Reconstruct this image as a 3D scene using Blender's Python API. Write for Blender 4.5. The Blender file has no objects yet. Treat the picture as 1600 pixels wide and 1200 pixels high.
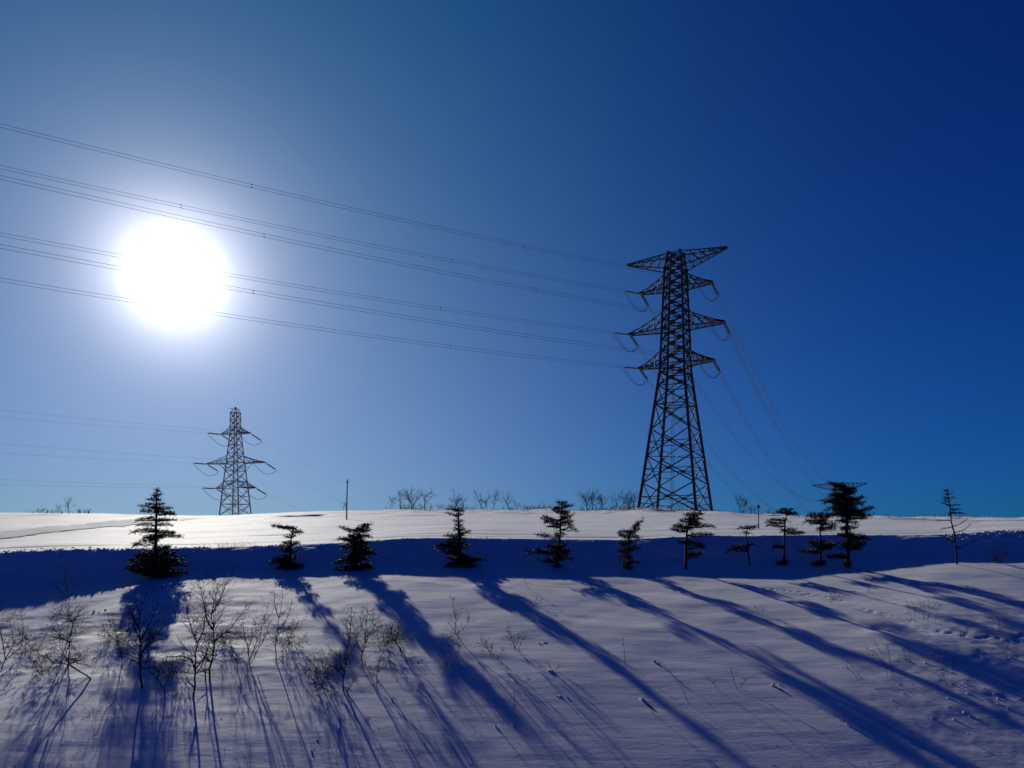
import bpy, math, random
import numpy as np
from mathutils import Vector, Matrix

SC = bpy.context.scene
COL = SC.collection
F, CX, HY = 1250.0, 800.0, 850.0        # focal length in photo pixels, centre column, horizon row

# ------------------------------------------------------------------ camera
cam = bpy.data.cameras.new("camera")
cam.sensor_width = 36.0
cam.lens = F / 1600.0 * 36.0
cam.shift_y = 250.0 / 1600.0            # the lens looks level, the frame is shifted up
cam.clip_start, cam.clip_end = 0.1, 12000.0
cam_ob = bpy.data.objects.new("camera", cam)
cam_ob.location = (0, 0, 0)
cam_ob.rotation_euler = (math.pi / 2, 0, 0)
COL.objects.link(cam_ob)
SC.camera = cam_ob

# ------------------------------------------------------------------ sun, sky, exposure
SUN = Vector(((272 - CX) / F, 1.0, (HY - 430) / F)).normalized()
ELEV = math.asin(SUN.z)
AZ = math.atan2(SUN.x, SUN.y)           # from +Y towards +X
sun = bpy.data.lights.new("sun", 'SUN')
sun.energy = 4.0
sun.angle = math.radians(0.5)
sun.color = (1.0, 0.95, 0.83)
sun_ob = bpy.data.objects.new("sun", sun)
sun_ob.rotation_euler = SUN.to_track_quat('Z', 'Y').to_euler()
sun_ob.location = SUN * 100
COL.objects.link(sun_ob)

world = bpy.data.worlds.new("World")
SC.world = world
world.use_nodes = True
wn, wl = world.node_tree.nodes, world.node_tree.links
wn.clear()
w_out = wn.new("ShaderNodeOutputWorld")
w_bg = wn.new("ShaderNodeBackground")
sky = wn.new("ShaderNodeTexSky")
sky.sky_type = 'NISHITA'
sky.sun_disc = False
sky.sun_elevation = ELEV
sky.sun_rotation = AZ
sky.altitude = 500
sky.air_density = 1.0
sky.dust_density = 0.15
sky.ozone_density = 8.0
SKY_STRENGTH = 0.05
# the camera's film of this sky is deep and saturated
w_gam = wn.new("ShaderNodeGamma"); w_gam.inputs[1].default_value = 1.0
w_mul = wn.new("ShaderNodeMix"); w_mul.data_type = 'RGBA'; w_mul.blend_type = 'MULTIPLY'
w_mul.inputs[0].default_value = 1.0
w_mul.inputs[7].default_value = (0.03, 0.165, 0.78, 1)
wl.new(sky.outputs[0], w_gam.inputs[0])
wl.new(w_gam.outputs[0], w_mul.inputs[6])
# the bright aureole round the sun: radiance by angle from the sun's direction
geo = wn.new("ShaderNodeNewGeometry")
dot = wn.new("ShaderNodeVectorMath"); dot.operation = 'DOT_PRODUCT'
dot.inputs[1].default_value = tuple(-SUN)
wl.new(geo.outputs['Incoming'], dot.inputs[0])
def wmath(op, a, b=None):
    n = wn.new("ShaderNodeMath"); n.operation = op
    for i, v in enumerate((a, b)):
        if v is None: continue
        if isinstance(v, (int, float)): n.inputs[i].default_value = v
        else: wl.new(v, n.inputs[i])
    return n.outputs[0]
ang = wmath('ARCCOSINE', wmath('MINIMUM', dot.outputs['Value'], 0.9999999))
acc = w_mul.outputs[2]
# thin horizon haze: falls off with the height of the view direction
sep = wn.new("ShaderNodeSeparateXYZ")
wl.new(geo.outputs['Incoming'], sep.inputs[0])
hz = wmath('EXPONENT', wmath('MULTIPLY', wmath('MAXIMUM', wmath('MULTIPLY', sep.outputs[2], -1.0), 0.0), -5.0))
def lobe(amp, width, power, colour, haze=False):
    global acc
    if width:
        e = wmath('POWER', wmath('DIVIDE', ang, math.radians(width)), power)
        v = wmath('MULTIPLY', wmath('EXPONENT', wmath('MULTIPLY', e, -1.0)), amp)
        if haze: v = wmath('MULTIPLY', v, hz)
    else:
        v = wmath('MULTIPLY', hz, amp)
    m = wn.new("ShaderNodeMix"); m.data_type = 'RGBA'; m.blend_type = 'MULTIPLY'
    m.inputs[0].default_value = 1.0
    m.inputs[7].default_value = (*colour, 1)
    wl.new(v, m.inputs[6])
    a = wn.new("ShaderNodeMix"); a.data_type = 'RGBA'; a.blend_type = 'ADD'
    a.inputs[0].default_value = 1.0
    wl.new(acc, a.inputs[6]); wl.new(m.outputs[2], a.inputs[7])
    acc = a.outputs[2]
lobe(900.0, 0.84, 1.3, (1, 0.98, 0.96))
lobe(9.0, 4.2, 2.6, (1, 0.98, 0.98))
lobe(22.0, 3.5, 1.0, (0.97, 1.03, 1.10))
lobe(2.4, 7.0, 1.0, (1.0, 0.0, 0.0))
lobe(2.3, 26.0, 2.0, (0.0, 1.0, 1.0))
lobe(1.0, 75.0, 2.0, (0.2, 2.6, 2.2), True)
lobe(1.0, 25.0, 2.0, (7.2, 4.7, 0.0), True)
wl.new(acc, w_bg.inputs[0])
w_bg.inputs[1].default_value = SKY_STRENGTH
wl.new(w_bg.outputs[0], w_out.inputs[0])

SC.view_settings.view_transform = 'Standard'
SC.view_settings.look = 'None'
SC.view_settings.exposure = 0.0
SC.view_settings.gamma = 1.0

# ------------------------------------------------------------------ materials
def material(name, base, rough=0.6, metal=0.0, spec=0.5, vary=0.0, scale=8.0):
    m = bpy.data.materials.new(name); m.use_nodes = True
    n, l = m.node_tree.nodes, m.node_tree.links
    b = n["Principled BSDF"]
    b.inputs["Roughness"].default_value = rough
    b.inputs["Metallic"].default_value = metal
    b.inputs["Specular IOR Level"].default_value = spec
    if vary:
        tc = n.new("ShaderNodeTexCoord"); nz = n.new("ShaderNodeTexNoise")
        nz.inputs["Scale"].default_value = scale; nz.inputs["Detail"].default_value = 4
        rp = n.new("ShaderNodeValToRGB")
        rp.color_ramp.elements[0].position = 0.3; rp.color_ramp.elements[1].position = 0.7
        rp.color_ramp.elements[0].color = (*[c * (1 - vary) for c in base], 1)
        rp.color_ramp.elements[1].color = (*[min(1, c * (1 + vary)) for c in base], 1)
        l.new(tc.outputs["Object"], nz.inputs["Vector"])
        l.new(nz.outputs["Fac"], rp.inputs[0]); l.new(rp.outputs[0], b.inputs["Base Color"])
    else:
        b.inputs["Base Color"].default_value = (*base, 1)
    return m

def snow_material(name, bump=True):
    m = material(name, (0.80, 0.815, 0.84), 0.8, 0, 0.12, vary=0.03, scale=0.6)
    if not bump: return m
    n, l = m.node_tree.nodes, m.node_tree.links
    b = n["Principled BSDF"]
    tc = n.new("ShaderNodeTexCoord")
    prev = None
    for sc, rot, scale, det, dist, stren in (((0.55, 2.2, 1), 0.5, 1.6, 6, 0.03, 0.35),
                                             ((1.0, 2.6, 1), -0.35, 9.0, 5, 0.010, 0.32),
                                             ((1, 1, 1), 0.0, 55.0, 3, 0.004, 0.5)):
        mp = n.new("ShaderNodeMapping"); mp.inputs["Scale"].default_value = sc
        mp.inputs["Rotation"].default_value = (0, 0, rot)
        nz = n.new("ShaderNodeTexNoise"); nz.inputs["Scale"].default_value = scale
        nz.inputs["Detail"].default_value = det; nz.inputs["Roughness"].default_value = 0.55
        bp = n.new("ShaderNodeBump"); bp.inputs["Distance"].default_value = dist
        bp.inputs["Strength"].default_value = stren
        l.new(tc.outputs["Object"], mp.inputs[0]); l.new(mp.outputs[0], nz.inputs["Vector"])
        l.new(nz.outputs["Fac"], bp.inputs["Height"])
        if prev: l.new(prev, bp.inputs["Normal"])
        prev = bp.outputs[0]
    l.new(prev, b.inputs["Normal"])
    return m

M_SNOW = snow_material("snow_surface")
M_CRUMB = snow_material("snow_lumps", False)
M_STRIP = material("grey_snow", (0.44, 0.455, 0.50), 0.9, 0, 0.2, vary=0.22, scale=0.5)
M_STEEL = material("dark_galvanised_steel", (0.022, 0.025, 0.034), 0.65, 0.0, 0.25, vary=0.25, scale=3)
M_STEEL_FAR = material("glare_lightened_galvanised_steel", (0.28, 0.29, 0.32), 0.55, 0.1, vary=0.2, scale=2)  # base lightened to paint in the glare veil over the left pylon
M_WIRE = material("aluminium_conductor", (0.05, 0.055, 0.065), 0.7, 0.0, 0.2)
M_INS = material("brown_grey_porcelain", (0.06, 0.06, 0.07), 0.4, 0, vary=0.2, scale=20)
M_NEEDLE = material("dark_conifer_needles", (0.022, 0.032, 0.016), 0.7, 0, 0.2, vary=0.5, scale=6)
M_LARCH = material("brown_larch_spurs", (0.06, 0.045, 0.03), 0.8, 0, 0.2, vary=0.3, scale=9)
M_BARK = material("dark_conifer_bark", (0.03, 0.024, 0.02), 0.85, 0, 0.2, vary=0.4, scale=25)
M_TWIG = material("grey_brown_twig_bark", (0.038, 0.03, 0.028), 0.8, 0, 0.25, vary=0.35, scale=30)
M_STRAW = material("dry_weed_stalk", (0.075, 0.055, 0.038), 0.85, 0, 0.2, vary=0.3, scale=30)
M_POLE = material("weathered_pole_wood", (0.10, 0.085, 0.075), 0.8, 0, 0.2, vary=0.3, scale=4)
M_MARK = material("red_white_marker_paint", (0.06, 0.045, 0.045), 0.6)

# ------------------------------------------------------------------ helpers
class MB:
    """collects tubes, bars and leaf faces; build() links them as one mesh object"""
    def __init__(s): s.v = []; s.f = []
    def tube(s, pts, radii, n=4, cap=True):
        pts = [Vector(p) for p in pts]
        if len(pts) < 2: return
        base = len(s.v)
        t0 = (pts[1] - pts[0]).normalized()
        ref = Vector((0, 0, 1)) if abs(t0.z) < 0.9 else Vector((0, 1, 0))
        side = t0.cross(ref).normalized()
        for i, p in enumerate(pts):
            a, b = pts[max(0, i - 1)], pts[min(len(pts) - 1, i + 1)]
            t = (b - a)
            if t.length < 1e-9: t = t0
            t = t.normalized()
            side = (side - t * side.dot(t))
            if side.length < 1e-6: side = t.orthogonal()
            side.normalize()
            up = t.cross(side)
            r = radii[i] if hasattr(radii, '__len__') else radii
            for k in range(n):
                an = 2 * math.pi * k / n
                s.v.append(tuple(p + side * (math.cos(an) * r) + up * (math.sin(an) * r)))
        for i in range(len(pts) - 1):
            for k in range(n):
                k2 = (k + 1) % n
                s.f.append((base + i * n + k, base + i * n + k2, base + (i + 1) * n + k2, base + (i + 1) * n + k))
        if cap:
            s.f.append(tuple(base + k for k in range(n))[::-1])
            e = base + (len(pts) - 1) * n
            s.f.append(tuple(e + k for k in range(n)))
    def bar(s, a, b, w):
        s.tube([a, b], w * 0.5 * 1.25, 4)
    def angle(s, a, b, w, th=None):
        """an L-section steel angle"""
        a, b = Vector(a), Vector(b)
        t = (b - a).normalized()
        ref = Vector((0, 0, 1)) if abs(t.z) < 0.8 else Vector((1, 0, 0))
        u = t.cross(ref).normalized(); v = t.cross(u)
        th = th or w * 0.25
        prof = [(0, 0), (w, 0), (w, th), (th, th), (th, w), (0, w)]
        base = len(s.v)
        for p in (a, b):
            for x, y in prof:
                s.v.append(tuple(p + u * (x - w * 0.35) + v * (y - w * 0.35)))
        for k in range(6):
            k2 = (k + 1) % 6
            s.f.append((base + k, base + k2, base + 6 + k2, base + 6 + k))
        s.f.append((base, base + 1, base + 2, base + 3)); s.f.append((base, base + 3, base + 4, base + 5))
        s.f.append((base + 6, base + 9, base + 8, base + 7)); s.f.append((base + 6, base + 11, base + 10, base + 9))
    def box(s, c, ex, ey, ez):
        c, ex, ey, ez = Vector(c), Vector(ex), Vector(ey), Vector(ez)
        base = len(s.v)
        for i in (-1, 1):
            for j in (-1, 1):
                for k in (-1, 1):
                    s.v.append(tuple(c + ex * i + ey * j + ez * k))
        for q in ((0, 1, 3, 2), (4, 6, 7, 5), (0, 4, 5, 1), (2, 3, 7, 6), (0, 2, 6, 4), (1, 5, 7, 3)):
            s.f.append(tuple(base + i for i in q))
    def sprig(s, p, d, length, width, nrm):
        d = d.normalized()
        side = d.cross(nrm)
        if side.length < 1e-5: side = d.orthogonal()
        side = side.normalized() * width * 0.5
        base = len(s.v)
        s.v += [tuple(p), tuple(p + d * length * 0.45 + side), tuple(p + d * length), tuple(p + d * length * 0.45 - side)]
        s.f.append((base, base + 1, base + 2, base + 3))
    def build(s, name, mat, parent=None, origin=(0, 0, 0), smooth=False):
        o3 = Vector(origin)
        me = bpy.data.meshes.new(name)
        me.from_pydata([tuple(Vector(v) - o3) for v in s.v] if o3.length else s.v, [], s.f)
        me.materials.append(mat)
        if smooth:
            me.polygons.foreach_set("use_smooth", [True] * len(me.polygons))
        me.update()
        ob = bpy.data.objects.new(name, me)
        COL.objects.link(ob)
        if parent: ob.parent = parent
        else: ob.location = o3
        return ob

def tag(o, label=None, cat=None, group=None, kind=None):
    if label: o["label"] = label
    if cat: o["category"] = cat
    if group: o["group"] = group
    if kind: o["kind"] = kind
    return o

def empty(name, loc, label, cat, group=None, rz=0.0):
    e = bpy.data.objects.new(name, None)
    e.empty_display_size = 0.3
    e.location = loc; e.rotation_euler = (0, 0, rz)
    COL.objects.link(e)
    return tag(e, label, cat, group)

# ------------------------------------------------------------------ terrain
def vnoise(x, y, seed=0):
    xi, yi = np.floor(x).astype(np.int64), np.floor(y).astype(np.int64)
    xf, yf = x - xi, y - yi
    u = xf * xf * xf * (xf * (xf * 6 - 15) + 10); v = yf * yf * yf * (yf * (yf * 6 - 15) + 10)
    def h(a, b):
        n = (a * 374761393 + b * 668265263 + seed * 974634777) & 0x7fffffff
        n = ((n ^ (n >> 13)) * 1274126177) & 0x7fffffff
        return ((n ^ (n >> 16)) & 0xffff) / 32767.5 - 1.0
    return (h(xi, yi) * (1 - u) + h(xi + 1, yi) * u) * (1 - v) + (h(xi, yi + 1) * (1 - u) + h(xi + 1, yi + 1) * u) * v
def fbm(x, y, seed=0, oct=4):
    s, a, f = 0.0, 1.0, 1.0
    for i in range(oct):
        s = s + a * vnoise(x * f + 17.3 * i, y * f - 9.1 * i, seed + i); a *= 0.5; f *= 2.03
    return s
def sstep(a, b, x):
    t = np.clip((x - a) / (b - a), 0, 1); return t * t * (3 - 2 * t)

LIP_X = [-400, 0, 80, 150, 230, 300, 400, 480, 560, 620, 700, 830, 900, 960, 1050, 1110, 1250, 1400, 1470, 1530, 1600, 2000]
LIP_Y = [866, 864, 860, 859, 858, 857, 853, 850, 847, 842, 840, 842, 843, 843, 840, 837, 836.5, 836, 835, 832, 829, 822]
SKY_X = [-400, 0, 100, 200, 280, 330, 390, 450, 540, 700, 900, 1000, 1110, 1180, 1250, 1400, 1500, 1600, 2000]
SKY_Y = [802, 801, 801.5, 803, 806.5, 806.5, 803, 800, 797.5, 797, 797, 796.5, 799, 803, 806.5, 808, 810, 810, 812]
DZ_X = [-400, 0, 100, 200, 290, 360, 430, 600, 1000, 1200, 1300, 1400, 1500, 1600, 2000]
DZ_Y = [-0.95, -0.80, -0.60, -0.40, -0.25, -0.2, -0.18, 0.0, 0.0, 0.0, 0.08, 0.2, 0.33, 0.33, 0.33]
def smooth_table(xs, ys, sigma):
    g = np.arange(-400, 2001, 4.0)
    v = np.interp(g, xs, ys)
    k = np.exp(-0.5 * (np.arange(-60, 61) * 4.0 / sigma) ** 2); k /= k.sum()
    return g, np.convolve(np.pad(v, 60, mode='edge'), k, 'valid')
LIP_X, LIP_Y = smooth_table(LIP_X, LIP_Y, 22)
SKY_X, SKY_Y = smooth_table(SKY_X, SKY_Y, 22)
DZ_X, DZ_Y = smooth_table(DZ_X, DZ_Y, 45)
D_FOOT, D_LIP, D_CREST = 30.8, 33.0, 150.0
PITS = []

def terrain(x, d):
    x = np.asarray(x, float); d = np.asarray(d, float)
    px = CX + F * x / np.maximum(d, 12.0)
    px = np.clip(px, -390, 1990)
    # the near slope, rising away from the camera
    zp = -6.5 + 0.184 * d + np.interp(px, DZ_X, DZ_Y) * sstep(15, 25, d)
    zp = zp - 0.0034 * np.clip(27.0 - d, 0, 16) ** 2
    und = 0.030 * fbm(x * 0.30 + d * 0.08, d * 0.42 - x * 0.06, 3, 3) + 0.004 * fbm(x * 0.9 - d * 0.45, d * 2.3 + x * 0.8, 11, 3)
    drift = sstep(560, 380, px) * (sstep(28, 24, d) * 0.03 * fbm(x * 0.55 - d * 0.15, d * 1.1 + x * 0.3, 21, 3))
    rough = sstep(1280, 1450, px) * sstep(26, 21, d) * 0.011 * fbm(x * 2.2, d * 2.2, 31, 4)
    zp = zp + (und + drift + rough) * (0.45 + 0.55 * sstep(16, 23, d)) * sstep(30.5, 28.5, d)
    # bank with a sharp lip
    zl = D_LIP * (HY - np.interp(px, LIP_X, LIP_Y)) / F
    jag = 0.010 + 0.014 * sstep(360, 250, px) + 0.015 * sstep(1480, 1560, px)
    zl = zl + jag * fbm(x * 2.3, d * 2.6, 41, 4) * np.exp(-((d - D_LIP) / 0.9) ** 2) + 0.02 * fbm(x * 0.4, d * 0.3, 43, 2)
    t = np.clip((d - D_FOOT) / (D_LIP - D_FOOT), 0, 1)
    bank = zp + (zl - zp) * (t ** 1.25)
    bank = bank + 0.05 * fbm(x * 1.1, d * 1.6, 47, 4) * t * (1 - t) * 4
    # the field rising to the crest
    zc = D_CREST * (HY - np.interp(px, SKY_X, SKY_Y)) / F
    q = (d - D_LIP) / (D_CREST - D_LIP)
    field = zl + (zc - zl) * q
    fw = sstep(33.2, 37, d)
    field = field + fw * (0.075 * fbm(x * 0.10, d * 0.13, 51, 3) + 0.012 * fbm(x * 0.25, d * 1.3, 53, 3)) * np.clip(d / 60, .5, 2)
    for k, (d0, amp, wid, tilt, a, b) in enumerate(((35.0, .05, .22, .004, 300, 2000), (36.6, .06, .25, .012, -400, 2000), (38.6, .05, .25, -.006, 420, 2000),
                                                    (41.5, .06, .3, .02, 560, 2000), (44.5, .05, .3, .03, -400, 760), (52.0, .08, .5, -.02, -400, 2000))):
        dk = d0 + tilt * x * 1.5 + 0.5 * vnoise(x * 0.09, x * 0 + k * 7.7, 60 + k)
        field = field - amp * np.exp(-((d - dk) / wid) ** 2) * sstep(a, a + 60, px) * sstep(b, b - 60, px) * (0.4 + 0.6 * np.abs(vnoise(x * .2, x * 0 + 3.3 * k, 71)))
    # hollow scarp before the crest
    dk = 112.0 + 0.25 * (x + 30)
    g = d - dk
    field = field - 0.75 * sstep(-18, -2, g) * (1 - sstep(-0.7, 0.5, g)) * sstep(420, 470, px) * sstep(525, 475, px)
    # low ruffled hummocks below the crest
    field = field + sstep(90, 120, d) * 0.32 * fbm(x * 0.16, d * 0.11, 81, 3) * sstep(560, 640, px)
    z = np.where(d < D_FOOT, zp, np.where(d < D_LIP, bank, field))
    # beyond the crest: falls away, deep on the right
    low = np.interp(px, [-400, 100, 420, 700, 900, 2000], [4.0, 4.5, 3.0, -14, -26, -28])
    f = sstep(D_CREST, D_CREST + 140, d)
    rnd = 0.02 * np.clip(d - D_CREST, 0, 30)
    back = (zc - rnd) * (1 - f) + low * f
    back = back + (1 - f) * 0.32 * fbm(x * 0.16, d * 0.11, 81, 3) * sstep(560, 640, px)
    far = sstep(500, 2500, d)
    back = back * (1 - far) + (-30) * far
    z = np.where(d > D_CREST, back, z)
    # below the frame: unseen ground, shaped to fall away so it bounces less light
    near = -6.5 + 0.184 * 11.5 - 0.0034 * 15.5 ** 2 + np.interp(px, DZ_X, DZ_Y) * 0 + 0.235 * (d - 11.5)
    z = np.where(d < 11.5, np.maximum(near, -16.0), z)
    for (ax, ay, r, dep) in PITS:
        rr = (x - ax) ** 2 + (d - ay) ** 2
        z = z - dep * np.exp(-rr / (r * r)) 
    return z

_SCAN = np.concatenate([np.arange(11.5, 40, 0.03), np.arange(40, 158, 0.2)])
def ground_at(px, py):
    """the nearest ground point seen at a photo position"""
    u = (px - CX) / F
    z = terrain(u * _SCAN, _SCAN)
    row = HY - F * z / _SCAN
    hit = np.nonzero(row <= py)[0]
    i = hit[0] if len(hit) else len(_SCAN) - 1
    d = float(_SCAN[i])
    return Vector((u * d, d, float(z[i])))
def at(px, py, d):
    return Vector(((px - CX) / F * d, d, (HY - py) / F * d))
def ground_xy(x, d): return float(terrain(np.array([x]), np.array([d]))[0])

# small animal tracks across the right of the slope
_r = random.Random(5)
for (x0, y0, x1, y1, n) in ((1195, 918, 1315, 938, 13), (1350, 952, 1425, 970, 9), (1440, 985, 1600, 1003, 14)):
    for i in range(n):
        t = i / (n - 1)
        p = ground_at(x0 + (x1 - x0) * t, y0 + (y1 - y0) * t + _r.uniform(-1.5, 1.5))
        PITS.append((p.x + _r.gauss(0, .05), p.y + _r.gauss(0, .05), _r.uniform(.04, .06), _r.uniform(.02, .035)))
_saved_pits = PITS; PITS = []
DRIFTS = []
for (px, py, sx, sy, h) in ((350, 1030, .5, .2, .05), (412, 1042, .7, .2, .07), (468, 1018, .6, .18, .05), (540, 1052, .5, .2, .06),
                            (598, 1042, .5, .2, .05), (700, 998, .4, .18, .06), (645, 1030, .4, .18, .05), (505, 1030, .7, .16, .05), (775, 1024, .5, .2, .05), (175, 958, .6, .16, .05),
                            (120, 1062, .5, .2, .05), (160, 1066, .4, .2, .05), (60, 1040, .6, .2, .05), (385, 940, .6, .2, .05), (560, 1076, .3, .15, .04), (725, 1042, .4, .15, .04), (240, 1095, .4, .16, .05)):
    p = ground_at(px, py); DRIFTS.append((p.x, p.y, sx, sy * 1.15, h * .5))

def build_ground():
    s_mid = np.linspace(-0.64, 0.64, 820)
    e = np.linspace(0, 1, 60)[1:] ** 1.6
    s = np.concatenate([(-0.64 - 2.4 * e)[::-1], s_mid, 0.64 + 2.4 * e])
    d = np.concatenate([np.linspace(-60, 2, 24), np.linspace(2.3, 11.8, 40), np.arange(12, 27.5, 0.075), np.arange(27.5, 34.0, 0.05),
                        np.arange(34.0, 60, 0.11), np.geomspace(60, 160, 150), np.geomspace(163, 500, 40), np.geomspace(530, 9000, 26)])
    S, D = np.meshgrid(s, d)
    X = S * (12 + np.maximum(D, 6))
    Z = terrain(X, D)
    for (ax, ay, r, dep) in _saved_pits:
        rows = np.nonzero(np.abs(d - ay) < 0.4)[0]
        sl = slice(rows[0], rows[-1] + 1)
        Z[sl] -= dep * np.exp(-((X[sl] - ax) ** 2 + (D[sl] - ay) ** 2) / (r * r))
    for (ax, ay, sx, sy, h) in DRIFTS:
        rows = np.nonzero(np.abs(d - ay) < 1.6)[0]
        sl = slice(rows[0], rows[-1] + 1)
        gx, gy = X[sl] - ax, D[sl] - ay + 0.22 * (X[sl] - ax)
        Z[sl] += h * np.exp(-(gx / sx) ** 2) * np.where(gy < 0, np.exp(-(gy / sy) ** 2), np.exp(-(gy / (sy * 3.5)) ** 2))
    nr, nc = D.shape
    co = np.stack([X, D, Z], -1).reshape(-1, 3).astype(np.float32)
    idx = np.arange(nr * nc).reshape(nr, nc)
    q = np.stack([idx[:-1, :-1], idx[:-1, 1:], idx[1:, 1:], idx[1:, :-1]], -1).reshape(-1, 4).astype(np.int32)
    me = bpy.data.meshes.new("snow_ground")
    me.vertices.add(len(co)); me.vertices.foreach_set("co", co.ravel())
    me.loops.add(q.size); me.loops.foreach_set("vertex_index", q.ravel())
    me.polygons.add(len(q)); me.polygons.foreach_set("loop_start", np.arange(0, q.size, 4, dtype=np.int32))
    me.polygons.foreach_set("use_smooth", np.ones(len(q), dtype=bool))
    me.update(calc_edges=True); me.validate()
    me.materials.append(M_SNOW)
    ob = bpy.data.objects.new("snow_ground", me); COL.objects.link(ob)
    tag(ob, "snow covered slope, bank and field up to the crest", "snow ground", kind="structure")
build_ground()

def grey_snow_strip():
    # a darker grey strip crossing the field at the left, draped just over the snow
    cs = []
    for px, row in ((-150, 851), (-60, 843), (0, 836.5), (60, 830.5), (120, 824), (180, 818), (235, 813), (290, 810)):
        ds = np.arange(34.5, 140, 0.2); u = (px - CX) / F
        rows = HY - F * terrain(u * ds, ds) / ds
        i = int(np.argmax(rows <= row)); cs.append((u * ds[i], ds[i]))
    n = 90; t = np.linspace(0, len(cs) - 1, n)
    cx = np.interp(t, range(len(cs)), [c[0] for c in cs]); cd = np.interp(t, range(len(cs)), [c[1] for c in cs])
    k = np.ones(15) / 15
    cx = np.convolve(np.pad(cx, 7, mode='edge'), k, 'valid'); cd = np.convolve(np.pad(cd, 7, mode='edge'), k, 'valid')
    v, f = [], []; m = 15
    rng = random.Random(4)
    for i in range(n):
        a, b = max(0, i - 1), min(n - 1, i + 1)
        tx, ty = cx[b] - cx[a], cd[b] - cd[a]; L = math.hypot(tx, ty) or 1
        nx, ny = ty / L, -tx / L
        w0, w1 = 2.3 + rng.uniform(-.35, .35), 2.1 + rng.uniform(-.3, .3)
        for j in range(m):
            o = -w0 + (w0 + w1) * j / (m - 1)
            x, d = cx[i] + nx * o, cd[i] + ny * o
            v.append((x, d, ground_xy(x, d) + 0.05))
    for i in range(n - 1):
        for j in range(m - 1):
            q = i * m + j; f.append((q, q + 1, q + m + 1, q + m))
    me = bpy.data.meshes.new("grey_snow_strip"); me.from_pydata(v, [], f); me.materials.append(M_STRIP)
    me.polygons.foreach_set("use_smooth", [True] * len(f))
    ob = bpy.data.objects.new("grey_snow_strip", me); COL.objects.link(ob)
    tag(ob, "grey snow strip crossing the bright field at the left", "track", kind="structure")
grey_snow_strip()

# ------------------------------------------------------------------ pylons
LINE_L = Vector((-0.856, -0.517, 0))           # towards the next pylon out of the frame on the left

def lerp_profile(prof, z):
    for (z0, w0), (z1, w1) in zip(prof, prof[1:]):
        if z <= z1: return w0 + (w1 - w0) * (z - z0) / (z1 - z0)
    return prof[-1][1]

def insulator(mb, a, b, r=0.14, strings=2, gap=0.32, discs=15):
    a, b = Vector(a), Vector(b); t = (b - a).normalized()
    side = t.cross(Vector((0, 0, 1))).normalized()
    L = (b - a).length
    for k in range(strings):
        off = side * (k - (strings - 1) / 2) * gap
        pts, rad = [], []
        for i in range(discs * 4 + 1):
            f = 0.10 + 0.80 * i / (discs * 4)
            pts.append(a + off + t * (L * f)); rad.append(r if i % 4 in (1, 2) else r * 0.35)
        mb.tube(pts, rad, 6)
        mb.tube([a + off * 0.2, a + off + t * L * 0.11], 0.05, 4)
        mb.tube([b + off * 0.2, b + off - t * L * 0.11], 0.05, 4)
    for f in (0.10, 0.90):
        p = a + t * L * f
        mb.box(p, t * 0.06, side * (gap * (strings - 1) * 0.5 + 0.12), Vector((0, 0, 0.06)))

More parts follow.
